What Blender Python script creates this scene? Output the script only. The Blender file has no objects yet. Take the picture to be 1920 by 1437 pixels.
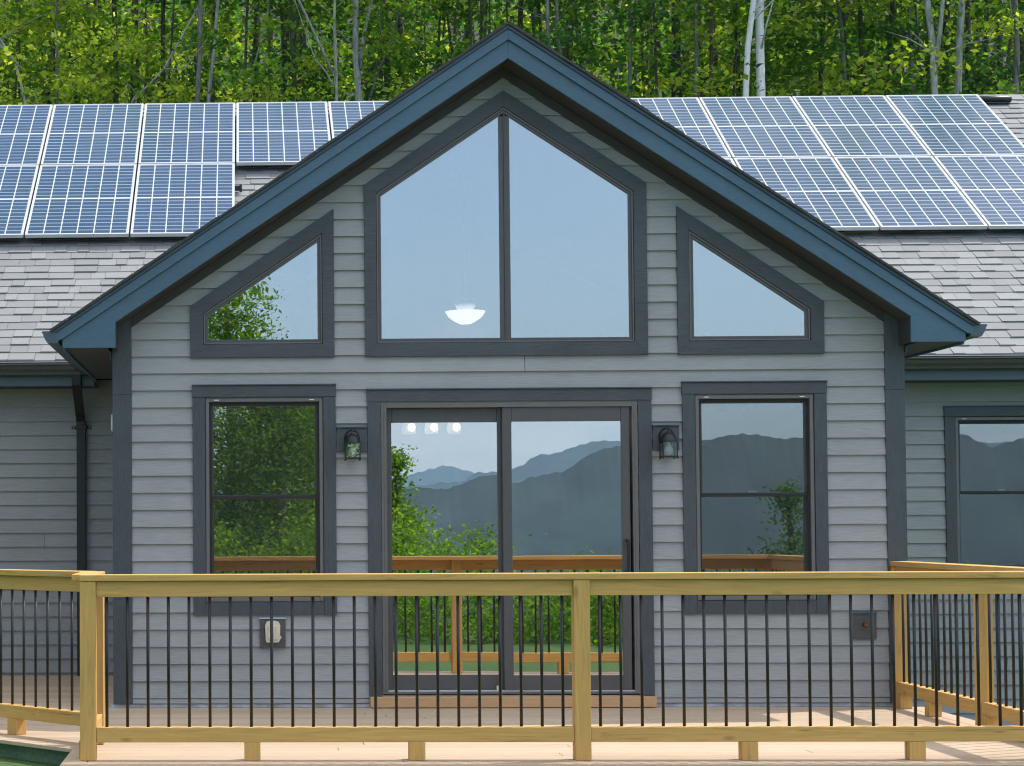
import bpy, bmesh, math, random
import numpy as np
from mathutils import Matrix, Vector
random.seed(7)
RNG = np.random.default_rng(7)
SC = bpy.context.scene
COL = SC.collection
R = math.radians

# ------------------------------------------------------------------ camera
F, CX, CY, DIST, CAMX, CAMZ = 3560.0, 354.23, 875.32, 14.1046, -1.93, 1.335   # in pixels of the 1920 px photograph; metres
RA, RB, RC = R(1.834), R(1.706), R(0.257)
ROT = (Matrix.Rotation(RB, 3, 'Z') @ Matrix.Rotation(RA, 3, 'X') @ Matrix.Rotation(RC, 3, 'Y'))
cam_d = bpy.data.cameras.new('camera')
cam = bpy.data.objects.new('camera', cam_d)
COL.objects.link(cam)
cam_d.sensor_width = 36
cam_d.lens = 36 * F / 1920
cam_d.shift_x = (960 - CX) / 1920
cam_d.shift_y = (CY - 718.5) / 1920
cam_d.clip_start, cam_d.clip_end = 0.1, 20000
m3 = Matrix((ROT.col[0], ROT.col[2], -ROT.col[1])).transposed()
cam.matrix_world = Matrix.Translation((CAMX, -DIST, CAMZ)) @ m3.to_4x4()
SC.camera = cam


def ray_at(u, v, y):
    """world point where the sight line through photo pixel (u, v) meets the upright plane at depth y"""
    d = ROT @ Vector(((u - CX) / F, 1, -(v - CY) / F))
    t = (y + DIST) / d.y
    return Vector((CAMX + d.x * t, y, CAMZ + d.z * t))


# ------------------------------------------------------------------ helpers
def tag(o, label=None, cat=None, group=None, kind=None):
    for k, val in (('label', label), ('category', cat), ('group', group), ('kind', kind)):
        if val:
            o[k] = val
    return o


def empty(name, loc=(0, 0, 0), label=None, cat=None, group=None):
    o = bpy.data.objects.new(name, None)
    o.location = loc
    o.empty_display_size = 0.2
    COL.objects.link(o)
    return tag(o, label, cat, group)


class MB:
    """collects shapes and links them as one mesh object"""
    def __init__(self):
        self.v, self.f, self.sm = [], [], []

    def face(self, pts):
        n = len(self.v)
        self.v += [tuple(p) for p in pts]
        self.f.append(tuple(range(n, n + len(pts))))
        self.sm.append(False)

    def box(self, x0, x1, y0, y1, z0, z1):
        n = len(self.v)
        self.v += [(x, y, z) for x in (x0, x1) for y in (y0, y1) for z in (z0, z1)]
        for q in ((0, 1, 3, 2), (4, 6, 7, 5), (0, 4, 5, 1), (2, 3, 7, 6), (0, 2, 6, 4), (1, 5, 7, 3)):
            self.f.append(tuple(n + i for i in q))
            self.sm.append(False)
        return self

    def prism(self, poly, y0, y1):
        """polygon given in (x, z), extruded along y"""
        a = sum(poly[i][0] * poly[(i + 1) % len(poly)][1] - poly[(i + 1) % len(poly)][0] * poly[i][1] for i in range(len(poly)))
        if a < 0:
            poly = poly[::-1]
        n, k = len(self.v), len(poly)
        self.v += [(x, y0, z) for x, z in poly] + [(x, y1, z) for x, z in poly]
        self.f.append(tuple(range(n, n + k)))
        self.f.append(tuple(range(n + 2 * k - 1, n + k - 1, -1)))
        for i in range(k):
            j = (i + 1) % k
            self.f.append((n + i, n + k + i, n + k + j, n + j))
        self.sm += [False] * (k + 2)
        return self

    def obox(self, o, ax, ay, az, lx, ly, lz):
        """box from origin corner o along three axis vectors"""
        o, ax, ay, az = Vector(o), Vector(ax), Vector(ay), Vector(az)
        n = len(self.v)
        self.v += [tuple(o + ax * a + ay * b + az * c) for a in (0, lx) for b in (0, ly) for c in (0, lz)]
        for q in ((0, 1, 3, 2), (4, 6, 7, 5), (0, 4, 5, 1), (2, 3, 7, 6), (0, 2, 6, 4), (1, 5, 7, 3)):
            self.f.append(tuple(n + i for i in q))
            self.sm.append(False)
        return self

    def tube(self, pts, rad, seg=10, cap=True):
        pts = [Vector(p) for p in pts]
        if not hasattr(rad, '__len__'):
            rad = [rad] * len(pts)
        n = len(self.v)
        for i, p in enumerate(pts):
            t = (pts[min(i + 1, len(pts) - 1)] - pts[max(i - 1, 0)]).normalized()
            a = t.cross(Vector((0, 1, 0.13)))
            if a.length < 1e-3:
                a = t.cross(Vector((1, 0, 0)))
            a.normalize()
            b = t.cross(a)
            for s in range(seg):
                w = 2 * math.pi * s / seg
                self.v.append(tuple(p + (a * math.cos(w) + b * math.sin(w)) * rad[i]))
        for i in range(len(pts) - 1):
            for s in range(seg):
                s2 = (s + 1) % seg
                self.f.append((n + i * seg + s, n + i * seg + s2, n + (i + 1) * seg + s2, n + (i + 1) * seg + s))
                self.sm.append(True)
        if cap:
            self.f.append(tuple(n + s for s in range(seg))[::-1])
            self.f.append(tuple(n + (len(pts) - 1) * seg + s for s in range(seg)))
            self.sm += [False, False]
        return self

    def lathe(self, c, prof, seg=24):
        """prof = [(r, z)] turned about the upright axis through c"""
        n = len(self.v)
        for r, z in prof:
            for s in range(seg):
                w = 2 * math.pi * s / seg
                self.v.append((c[0] + r * math.cos(w), c[1] + r * math.sin(w), c[2] + z))
        for i in range(len(prof) - 1):
            for s in range(seg):
                s2 = (s + 1) % seg
                self.f.append((n + i * seg + s, n + i * seg + s2, n + (i + 1) * seg + s2, n + (i + 1) * seg + s))
                self.sm.append(True)
        return self

    def build(self, name, mat, parent=None, bevel=0, loc=None, fix=True):
        me = bpy.data.meshes.new(name)
        me.from_pydata(self.v, [], self.f)
        me.polygons.foreach_set('use_smooth', self.sm)
        if fix:
            bm = bmesh.new()
            bm.from_mesh(me)
            bmesh.ops.recalc_face_normals(bm, faces=bm.faces)
            bm.to_mesh(me)
            bm.free()
        me.materials.append(mat)
        o = bpy.data.objects.new(name, me)
        COL.objects.link(o)
        if loc:
            o.location = loc
        if parent:
            o.parent = parent
            o.matrix_parent_inverse = Matrix.Translation(-Vector(parent.matrix_basis.translation)) if parent.type == 'EMPTY' and loc is None else Matrix()
        if bevel:
            b = o.modifiers.new('edge', 'BEVEL')
            b.width, b.segments, b.limit_method = bevel, 2, 'ANGLE'
        return o


def quads(name, V, mat, parent=None, smooth=False):
    """V: array (n, 4, 3) of quads -> one mesh object"""
    n = len(V)
    me = bpy.data.meshes.new(name)
    me.vertices.add(4 * n)
    me.vertices.foreach_set('co', V.reshape(-1).astype(np.float32))
    me.loops.add(4 * n)
    me.loops.foreach_set('vertex_index', np.arange(4 * n, dtype=np.int32))
    me.polygons.add(n)
    me.polygons.foreach_set('loop_start', np.arange(0, 4 * n, 4, dtype=np.int32))
    me.polygons.foreach_set('loop_total', np.full(n, 4, dtype=np.int32))
    me.update(calc_edges=True)
    me.materials.append(mat)
    o = bpy.data.objects.new(name, me)
    COL.objects.link(o)
    if parent:
        o.parent = parent
    return o


# ------------------------------------------------------------------ materials
def new_mat(name):
    m = bpy.data.materials.new(name)
    m.use_nodes = True
    nt = m.node_tree
    return m, nt, nt.nodes['Principled BSDF']


class N:
    """short-hand for shader node maths"""
    def __init__(self, nt):
        self.nt = nt

    def node(self, t, **kw):
        n = self.nt.nodes.new(t)
        for k, val in kw.items():
            setattr(n, k, val)
        return n

    def link(self, a, b):
        self.nt.links.new(a, b)

    def put(self, sock, val):
        if hasattr(val, 'is_output'):
            self.link(val, sock)
        else:
            sock.default_value = val

    def m(self, op, a, b=0.0, c=0.0):
        n = self.node('ShaderNodeMath', operation=op)
        for i, q in enumerate((a, b, c)):
            self.put(n.inputs[i], q)
        return n.outputs[0]

    def coord(self, kind='Object', scale=(1, 1, 1)):
        t = self.node('ShaderNodeTexCoord')
        mp = self.node('ShaderNodeMapping')
        mp.inputs['Scale'].default_value = scale
        self.link(t.outputs[kind], mp.inputs['Vector'])
        return mp.outputs[0]

    def noise(self, vec, scale=5, detail=4, rough=0.55, dist=0.0):
        n = self.node('ShaderNodeTexNoise')
        self.link(vec, n.inputs['Vector'])
        n.inputs['Scale'].default_value = scale
        n.inputs['Detail'].default_value = detail
        n.inputs['Roughness'].default_value = rough
        n.inputs['Distortion'].default_value = dist
        return n.outputs[0]

    def ramp(self, fac, stops):
        n = self.node('ShaderNodeValToRGB')
        el = n.color_ramp.elements
        while len(el) < len(stops):
            el.new(0.5)
        for e, (p, c) in zip(el, stops):
            e.position = p
            e.color = (*c, 1) if len(c) == 3 else c
        self.put(n.inputs[0], fac)
        return n.outputs[0]

    def mix(self, fac, a, b, blend='MIX'):
        n = self.node('ShaderNodeMix', data_type='RGBA', blend_type=blend)
        self.put(n.inputs['Factor'], fac)
        for s, q in ((n.inputs['A'], a), (n.inputs['B'], b)):
            if isinstance(q, tuple) and len(q) == 3:
                q = (*q, 1)
            self.put(s, q)
        return n.outputs['Result']

    def bump(self, h, strength, dist, bsdf):
        n = self.node('ShaderNodeBump')
        n.inputs['Strength'].default_value = strength
        n.inputs['Distance'].default_value = dist
        self.link(h, n.inputs['Height'])
        self.link(n.outputs[0], bsdf.inputs['Normal'])


def mul(c, k):
    return tuple(min(1, q * k) for q in c)


def painted(name, col, grain=(3, 40, 40), rough=0.55, var=0.12, bump=0.25, island=0.0):
    """painted board: faint raised wood grain, slight tone drift"""
    m, nt, b = new_mat(name)
    n = N(nt)
    g = n.noise(n.coord('Object', grain), 4, 5, 0.6, 0.4)
    big = n.noise(n.coord('Object', (1, 1, 1)), 1.7, 3)
    f = n.m('MULTIPLY_ADD', n.m('SUBTRACT', big, 0.5), 1.2, n.m('MULTIPLY', n.m('SUBTRACT', g, 0.5), 1.9))
    f = n.m('ADD', f, 0.5)
    if island:
        geo = n.node('ShaderNodeNewGeometry')
        f = n.m('MULTIPLY_ADD', n.m('SUBTRACT', geo.outputs['Random Per Island'], 0.5), island, f)
    c = n.ramp(f, [(0.1, mul(col, 1 - var)), (0.9, mul(col, 1 + var))])
    n.link(c, b.inputs['Base Color'])
    b.inputs['Roughness'].default_value = rough
    n.bump(g, bump, 0.004, b)
    return m


def lumber(name, axis, tint=(0.57, 0.33, 0.095)):
    """pressure treated pine: long grain, greenish streaks, few knots"""
    m, nt, b = new_mat(name)
    n = N(nt)
    s = [26, 26, 26]
    s[axis] = 1.6
    geo = n.node('ShaderNodeNewGeometry')
    isl = geo.outputs['Random Per Island']
    co = n.coord('Object', tuple(s))
    off = n.node('ShaderNodeVectorMath', operation='ADD')
    n.link(co, off.inputs[0])
    n.link(isl, off.inputs[1])
    sc = n.node('ShaderNodeVectorMath', operation='MULTIPLY')
    g = n.noise(off.outputs[0], 1.3, 6, 0.62, 1.2)
    big = n.noise(n.coord('Object', tuple(q * 0.09 for q in s)), 2.5, 3)
    s2 = [9, 9, 9]
    s2[axis] = 3.5
    vor = n.node('ShaderNodeTexVoronoi')
    n.link(n.coord('Object', tuple(s2)), vor.inputs['Vector'])
    vor.inputs['Scale'].default_value = 0.8
    knot = n.ramp(vor.outputs['Distance'], [(0.05, (1, 1, 1)), (0.13, (0, 0, 0))])
    c = n.ramp(g, [(0.25, mul(tint, 0.58)), (0.42, mul(tint, 0.9)), (0.58, tint), (0.75, (tint[0] * 1.25, tint[1] * 1.25, tint[2] * 1.3))])
    green = n.ramp(big, [(0.48, (0, 0, 0)), (0.75, (0.42, 0.42, 0.42))])
    c = n.mix(green, c, (tint[0] * 0.72, tint[1] * 0.86, tint[2] * 0.7))
    c = n.mix(n.m('MULTIPLY', knot, 0.55), c, mul(tint, 0.35))
    s3 = [70, 70, 70]
    s3[axis] = 1.1
    ck = n.noise(n.coord('Object', tuple(s3)), 0.55, 2, 0.5, 0.3)
    crack = n.ramp(n.m('ABSOLUTE', n.m('SUBTRACT', ck, 0.5)), [(0.0, (1, 1, 1)), (0.012, (0, 0, 0))])
    where = n.ramp(n.noise(n.coord('Object', tuple(q * 0.05 for q in s3)), 2.2, 2), [(0.52, (0, 0, 0)), (0.6, (1, 1, 1))])
    crack = n.m('MULTIPLY', crack, where)
    c = n.mix(n.m('MULTIPLY', crack, 0.75), c, mul(tint, 0.16))
    n.link(c, b.inputs['Base Color'])
    b.inputs['Roughness'].default_value = 0.7
    n.bump(g, 0.3, 0.004, b)
    return m


def plain(name, col, rough=0.5, metal=0.0, noise=0.1, scale=12):
    m, nt, b = new_mat(name)
    n = N(nt)
    f = n.noise(n.coord('Object'), scale, 4)
    n.link(n.ramp(f, [(0.3, mul(col, 1 - noise)), (0.7, mul(col, 1 + noise))]), b.inputs['Base Color'])
    b.inputs['Roughness'].default_value = rough
    b.inputs['Metallic'].default_value = metal
    return m


def glass(name, refl, tint=(1, 1, 1), wave=0.0):
    m, nt, b = new_mat(name)
    n = N(nt)
    nt.nodes.remove(b)
    out = nt.nodes['Material Output']
    gl = n.node('ShaderNodeBsdfGlossy')
    gl.inputs['Roughness'].default_value = 0.0
    gl.inputs['Color'].default_value = (*tint, 1)
    tr = n.node('ShaderNodeBsdfTransparent')
    tr.inputs['Color'].default_value = (0.62, 0.66, 0.65, 1)
    mx = n.node('ShaderNodeMixShader')
    mx.inputs[0].default_value = refl
    n.link(tr.outputs[0], mx.inputs[1])
    n.link(gl.outputs[0], mx.inputs[2])
    n.link(mx.outputs[0], out.inputs['Surface'])
    if wave:
        h = n.noise(n.coord('Object'), 2.2, 2, 0.5)
        bp = n.node('ShaderNodeBump')
        bp.inputs['Strength'].default_value = 1.0
        bp.inputs['Distance'].default_value = wave
        n.link(h, bp.inputs['Height'])
        n.link(bp.outputs[0], gl.inputs['Normal'])
    return m


def emit(name, col, k):
    m, nt, b = new_mat(name)
    b.inputs['Base Color'].default_value = (*col, 1)
    b.inputs['Emission Color'].default_value = (*col, 1)
    b.inputs['Emission Strength'].default_value = k
    return m


def leaf_mat(name, a, b_, c_, trans=0.5):
    m, nt, b = new_mat(name)
    n = N(nt)
    geo = n.node('ShaderNodeNewGeometry')
    f = geo.outputs['Random Per Island']
    big = n.noise(n.coord('Object'), 0.5, 2)
    f = n.m('ADD', n.m('MULTIPLY', f, 0.6), n.m('MULTIPLY', big, 0.45))
    c = n.ramp(f, [(0.1, a), (0.5, b_), (0.95, c_)])
    nt.nodes.remove(b)
    df = n.node('ShaderNodeBsdfDiffuse')
    tl = n.node('ShaderNodeBsdfTranslucent')
    gl = n.node('ShaderNodeBsdfGlossy')
    gl.inputs['Roughness'].default_value = 0.5
    n.link(c, df.inputs['Color'])
    n.link(n.mix(1.0, c, (2.45, 2.6, 0.75), 'MULTIPLY'), tl.inputs['Color'])
    mx = n.node('ShaderNodeMixShader')
    mx.inputs[0].default_value = trans
    n.link(df.outputs[0], mx.inputs[1])
    n.link(tl.outputs[0], mx.inputs[2])
    m2 = n.node('ShaderNodeMixShader')
    m2.inputs[0].default_value = 0.02
    n.link(mx.outputs[0], m2.inputs[1])
    n.link(gl.outputs[0], m2.inputs[2])
    n.link(m2.outputs[0], nt.nodes['Material Output'].inputs['Surface'])
    return m


SIDING = painted('grey siding paint', (0.279, 0.286, 0.291), (2.2, 30, 34), 0.6, 0.11, 0.7, island=0.35)
SIDEWALL = painted('grey siding paint along the side', (0.279, 0.286, 0.291), (30, 2.2, 30), 0.6, 0.07, 0.3)
TRIMX = painted('slate trim paint, level boards', (0.051, 0.060, 0.070), (3, 40, 40), 0.5, 0.26, 0.9)
TRIMZ = painted('slate trim paint, upright boards', (0.051, 0.060, 0.070), (40, 40, 3), 0.5, 0.26, 0.9)
FASCIA = painted('slate fascia paint with sky blue put in', (0.052, 0.110, 0.165), (4, 26, 26), 0.5, 0.14, 0.3)  # bluer than the trim paint: sky reflection put into the colour
DRIP = plain('dark blue drip edge', (0.025, 0.05, 0.075), 0.4)
SOFFIT = plain('dark bronze soffit', (0.038, 0.035, 0.032), 0.6)
BRONZE = plain('bronze window frame', (0.075, 0.072, 0.074), 0.38, 0.0, 0.06)
BRONZE_L = plain('lighter bronze frame edge', (0.13, 0.122, 0.118), 0.35, 0.0, 0.06)
DARKGAP = plain('black seal', (0.012, 0.012, 0.013), 0.6)
GUTTER = plain('dark bronze gutter', (0.045, 0.046, 0.046), 0.22, 0.0, 0.05)
GUTTER_B = plain('slate gutter', (0.06, 0.088, 0.112), 0.35, 0.0, 0.05)
BLACKM = plain('black metal', (0.007, 0.007, 0.008), 0.42, 0.0, 0.2)
WHITE = plain('white plastic', (0.7, 0.7, 0.68), 0.4)
CREAM = plain('cream plastic', (0.62, 0.56, 0.43), 0.4)
ALU = plain('aluminium frame', (0.50, 0.51, 0.53), 0.4, 0.0, 0.04)
WOOD = [lumber('treated pine along x', 0), lumber('treated pine along y', 1), lumber('treated pine upright', 2)]
G_UP = glass('high window glass', 0.44)
G_WAVE = glass('wavy window glass', 0.44, wave=0.0009)
G_DOOR = glass('door glass', 0.55, wave=0.00021)
G_DH = glass('sash window glass', 0.58, wave=0.0002)


def screen_mat():
    m, nt, b = new_mat('insect screen mesh')
    n = N(nt)
    tr = n.node('ShaderNodeBsdfTransparent')
    mx = n.node('ShaderNodeMixShader')
    mx.inputs[0].default_value = 0.26
    b.inputs['Base Color'].default_value = (0.03, 0.03, 0.031, 1)
    b.inputs['Roughness'].default_value = 0.8
    n.link(tr.outputs[0], mx.inputs[1])
    n.link(b.outputs[0], mx.inputs[2])
    n.link(mx.outputs[0], nt.nodes['Material Output'].inputs['Surface'])
    return m


SCREEN = screen_mat()


def deck_mat():
    m, nt, b = new_mat('tan composite deck board')
    n = N(nt)
    g = n.noise(n.coord('Object', (1.5, 40, 40)), 2.2, 5, 0.6, 0.6)
    geo = n.node('ShaderNodeNewGeometry')
    f = n.m('ADD', n.m('MULTIPLY', n.m('SUBTRACT', geo.outputs['Random Per Island'], 0.5), 0.35), g)
    c = n.ramp(f, [(0.3, (0.40, 0.295, 0.20)), (0.7, (0.51, 0.39, 0.275))])
    streak = n.ramp(n.noise(n.coord('Object', (1.0, 22, 22)), 3.0, 6, 0.7, 0.3), [(0.60, (0, 0, 0)), (0.70, (0.5, 0.5, 0.5))])
    c = n.mix(streak, c, (0.22, 0.17, 0.13))
    n.link(c, b.inputs['Base Color'])
    b.inputs['Roughness'].default_value = 0.65
    n.bump(g, 0.25, 0.003, b)
    return m


DECK = deck_mat()


def shingle_mat():
    m, nt, b = new_mat('grey asphalt shingle')
    n = N(nt)
    geo = n.node('ShaderNodeNewGeometry')
    sp = n.noise(n.coord('Object'), 160, 2, 0.8)
    mid = n.noise(n.coord('Object'), 9, 3, 0.6)
    f = n.m('MULTIPLY_ADD', geo.outputs['Random Per Island'], 0.55, n.m('MULTIPLY', sp, 0.5))
    f = n.m('MULTIPLY_ADD', mid, 0.25, f)
    c = n.ramp(f, [(0.2, (0.165, 0.172, 0.175)), (0.6, (0.205, 0.212, 0.215)), (1.0, (0.25, 0.256, 0.258))])
    n.link(c, b.inputs['Base Color'])
    b.inputs['Roughness'].default_value = 0.9
    n.bump(sp, 0.5, 0.003, b)
    return m


SHINGLE = shingle_mat()
SHINGLE_D = plain('shingle edge', (0.05, 0.05, 0.048), 0.9, 0, 0.4, 60)

# ------------------------------------------------------------------ house
house = empty('house', (0, 0, 0), 'grey clapboard house with slate blue gable trim and solar roof', 'house')
HW, HI = 2.916, 2.773                  # gable half width, to the inside of the corner boards
PIT = 0.664                            # gable roof rise per run
COURSE = 0.1268
Z0 = 0.066                             # bottom lap line of the first full course
WT = 0.670                             # window slope


def gable_top(x):
    return 4.76 - PIT * abs(x)


# openings in the gable wall: list of (x0, x1, zbot, function ztop(x))
OPEN = [
    (-0.925, 0.962, 0.09, lambda x: 2.25),
    (-2.228, -1.352, 0.78, lambda x: 2.295),
    (1.382, 2.252, 0.78, lambda x: 2.295),
    (-0.950, 0.950, 2.693, lambda x: 4.447 - WT * abs(x)),
    (-2.237, -1.352, 2.693, lambda x: 4.425 - WT * abs(x)),
    (1.352, 2.237, 2.693, lambda x: 4.425 - WT * abs(x)),
]


def strip_intervals(z):
    """x intervals of solid wall at height z"""
    lim = min(HI, (4.76 - z) / PIT)
    cuts = []
    for x0, x1, zb, zt in OPEN:
        if z < zb:
            continue
        if abs(zt(x0) - zt(x0 + 0.01)) < 1e-6:
            if z < zt(x0):
                cuts.append((x0, x1))
            continue
        lo, hi = x0, x1
        # sloped head: solve for the part of [x0, x1] where zt(x) > z
        k = zt(0) if x0 < 0 < x1 else zt(x0) + WT * abs(x0)
        xr = (k - z) / WT
        if xr <= 0:
            continue
        lo, hi = max(lo, -xr), min(hi, xr)
        if lo < hi:
            cuts.append((lo, hi))
    iv, cur = [], -lim
    for a, b in sorted(cuts):
        if b <= -lim or a >= lim:
            continue
        iv.append((cur, max(cur, a)))
        cur = b
    iv.append((cur, lim))
    return iv


brk = [0.028]
z = Z0
while z < 4.8:
    brk.append(z)
    z += COURSE
SEAMS = {}
lap = MB()
flat = MB()
extra = sorted({0.09, 0.78, 2.25, 2.295, 2.693, 2.926, 2.85, 3.519, 3.811, 4.446, 4.76 - PIT * HI})
for i in range(len(brk) - 1):
    z0, z1 = brk[i], min(brk[i + 1], 4.758)
    if z0 >= 4.758:
        break
    cutz = [z0, z0 + 0.006] + [e for e in extra if z0 + 0.0062 < e < z1 - 1e-4] + [z1]
    seam = None
    if abs(z0 - (0.697 * 0 + Z0 + 20 * COURSE)) < 1e-3:
        seam = 0.79
    if abs(z0 - (Z0 + 19 * COURSE)) < 1e-3:
        seam = 0.14
    for a, b in zip(cutz, cutz[1:]):
        ia, ib = strip_intervals(a + 1e-5), strip_intervals(b - 1e-5)
        if len(ia) != len(ib):
            ia = ib = strip_intervals((a + b) / 2)
        for (p0, p1), (q0, q1) in zip(ia, ib):
            if p1 - p0 < 1e-3 and q1 - q0 < 1e-3:
                continue
            ya = -0.024 + 0.018 * (a - z0) / COURSE
            yb = -0.024 + 0.018 * (b - z0) / COURSE
            segs = [((p0, p1), (q0, q1))]
            if seam and p0 < seam < p1:
                segs = [((p0, seam - 0.002), (q0, seam - 0.002)), ((seam + 0.002, p1), (seam + 0.002, q1))]
            for (s0, s1), (t0, t1) in segs:
                if a == z0:
                    # undercut drip edge below the board's nose
                    lap.face([(s0, -0.007, a), (s1, -0.007, a), (t1, -0.0065, b), (t0, -0.0065, b)])
                    lap.face([(t0, -0.0065, b), (t1, -0.0065, b), (t1, yb, b), (t0, yb, b)])
                else:
                    lap.face([(s0, ya, a), (s1, ya, a), (t1, yb, b), (t0, yb, b)])
            flat.face([(p0, 0.0, a), (p1, 0.0, a), (q1, 0.0, b), (q0, 0.0, b)])
# join strips of one course into one island so that the tone varies per board
sid = lap.build('gable_siding', SIDING, house, fix=False)
bm = bmesh.new()
bm.from_mesh(sid.data)
bmesh.ops.remove_doubles(bm, verts=bm.verts, dist=1e-5)
bm.to_mesh(sid.data)
bm.free()
flat.build('gable_sheathing', DARKGAP, house, fix=False)

MB().box(-2.935, 2.935, -0.012, -0.0005, 0.002, 0.027).build('base_flashing', plain('weathered base flashing', (0.36, 0.39, 0.43), 0.5, 0.0, 0.35, 9), house)

# corner boards: three lengths with butt joints
for s in (-1, 1):
    cb = MB()
    x0, x1 = sorted((s * HI, s * HW))
    for a, b in ((0.030, 0.80), (0.8015, 2.322), (2.3235, 2.87 + 0.03)):
        cb.box(x0, x1, -0.030, 0.0, a, b)
        xs0, xs1 = sorted((s * (HW - 0.0), s * (HW - 0.024)))
        cb.box(xs0 + (0.001 if s < 0 else 0), xs1 - (0 if s < 0 else 0.001), 0.0005, 0.10, a, b)
    cb.build('corner_board', TRIMZ, house, 0.002)

# side walls of the gabled part and the wings
for s in (-1, 1):
    side = MB()
    zz = -0.7
    while zz < 2.9:
        side.face([(s * (HW - 0.012), 0.1, zz), (s * (HW - 0.012), 3.15, zz), (s * (HW - 0.022), 3.15, zz + COURSE), (s * (HW - 0.022), 0.1, zz + COURSE)])
        side.face([(s * (HW - 0.022), 0.1, zz), (s * (HW - 0.022), 3.15, zz), (s * (HW - 0.012), 3.15, zz), (s * (HW - 0.012), 0.1, zz)])
        zz += COURSE
    side.build('side_siding', SIDEWALL, house)

WY = 3.15
RWIN = (4.44, 5.30, 0.90, 2.295)       # right wing window opening x0, x1, z0, z1
wing = MB()
zz = 2.68
k = 0
while zz > -0.75:
    z0, z1 = zz - COURSE, zz
    for xa, xb in ((-9.0, -HW + 0.02), (HW - 0.02, 9.5)):
        segs = [(xa, xb)]
        if xa > 0 and z1 > RWIN[2] and z0 < RWIN[3]:
            segs = [(xa, RWIN[0]), (RWIN[1], xb)]
        for s0, s1 in segs:
            n0 = 3 + (k % 2)
            cutsx = [s0] + sorted(random.uniform(s0, s1) for _ in range(1)) + [s1] if s1 - s0 > 3 else [s0, s1]
            for c0, c1 in zip(cutsx, cutsx[1:]):
                c1 = c1 - (0.003 if c1 != s1 else 0)
                za = z0 + 0.007
                wing.face([(c0, WY - 0.024, za), (c1, WY - 0.024, za), (c1, WY - 0.007, z1), (c0, WY - 0.007, z1)])
                wing.face([(c0, WY - 0.007, z0), (c1, WY - 0.007, z0), (c1, WY - 0.0065, za), (c0, WY - 0.0065, za)])
                wing.face([(c0, WY - 0.0065, za), (c1, WY - 0.0065, za), (c1, WY - 0.024, za), (c0, WY - 0.024, za)])
    zz -= COURSE
    k += 1
wings = []
for sg in (-1, 1):
    part = MB()
    for fidx in wing.f:
        if (wing.v[fidx[0]][0] > 0) == (sg > 0):
            part.face([wing.v[q] for q in fidx])
    wings.append(part.build('wing_siding', SIDING, house, fix=False))
for ws in wings:
    bm = bmesh.new()
    bm.from_mesh(ws.data)
    bmesh.ops.remove_doubles(bm, verts=bm.verts, dist=1e-5)
    bm.to_mesh(ws.data)
    bm.free()
wb = MB()
wb.box(-9, -HW - 0.05, WY, WY + 0.12, -0.8, 2.75)
wb.box(HW + 0.05, RWIN[0], WY, WY + 0.12, -0.8, 2.75)
wb.box(RWIN[1], 9.5, WY, WY + 0.12, -0.8, 2.75)
wb.box(RWIN[0], RWIN[1], WY, WY + 0.12, -0.8, RWIN[2])
wb.box(RWIN[0], RWIN[1], WY, WY + 0.12, RWIN[3], 2.75)
wb.box(-9.0, -8.9, WY + 0.12, 12.4, -0.8, 2.75)
wb.box(9.4, 9.5, WY + 0.12, 12.4, -0.8, 2.75)
wb.box(-8.9, 9.4, 12.3, 12.4, -0.8, 2.75)
wb.build('wing_wall', DARKGAP, house)

# inside of the house: room shell behind the glass
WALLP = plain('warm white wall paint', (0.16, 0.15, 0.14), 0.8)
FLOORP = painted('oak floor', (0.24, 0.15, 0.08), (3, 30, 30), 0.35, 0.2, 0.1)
rm = MB()
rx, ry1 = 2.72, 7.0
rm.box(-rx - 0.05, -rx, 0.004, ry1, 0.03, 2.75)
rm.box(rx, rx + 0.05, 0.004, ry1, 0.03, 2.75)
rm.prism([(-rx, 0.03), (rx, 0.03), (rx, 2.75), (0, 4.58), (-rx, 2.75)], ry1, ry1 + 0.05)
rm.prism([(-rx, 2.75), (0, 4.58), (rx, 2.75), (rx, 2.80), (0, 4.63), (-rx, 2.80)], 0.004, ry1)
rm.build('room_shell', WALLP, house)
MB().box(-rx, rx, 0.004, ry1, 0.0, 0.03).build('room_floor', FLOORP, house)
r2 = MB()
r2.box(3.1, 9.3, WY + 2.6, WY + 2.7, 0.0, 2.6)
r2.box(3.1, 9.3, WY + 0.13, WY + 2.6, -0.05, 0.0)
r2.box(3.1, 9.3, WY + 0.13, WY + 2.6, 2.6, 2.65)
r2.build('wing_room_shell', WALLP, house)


# ---- windows
def band(poly, t):
    """inner offset of a convex polygon by t (list of (x, z), counter-clockwise)"""
    n = len(poly)
    out = []
    for i in range(n):
        p0, p1, p2 = Vector(poly[i - 1]), Vector(poly[i]), Vector(poly[(i + 1) % n])
        ts = t if hasattr(t, '__len__') else [t] * n
        d1, d2 = (p1 - p0).normalized(), (p2 - p1).normalized()
        n1, n2 = Vector((-d1.y, d1.x)), Vector((-d2.y, d2.x))
        a, b = p1 + n1 * ts[i - 1], p1 + n2 * ts[i]
        den = d1.x * d2.y - d1.y * d2.x
        s = ((b - a).x * d2.y - (b - a).y * d2.x) / den
        out.append(tuple(a + d1 * s))
    return out


def ring(mb, outer, inner, y0, y1, joint=0.0):
    """frame of mitred members between two polygons"""
    n = len(outer)
    for i in range(n):
        j = (i + 1) % n
        mb.prism([outer[i], outer[j], inner[j], inner[i]], y0, y1)


def ccw(p):
    a = sum(p[i][0] * p[(i + 1) % len(p)][1] - p[(i + 1) % len(p)][0] * p[i][1] for i in range(len(p)))
    return p if a > 0 else p[::-1]


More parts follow.
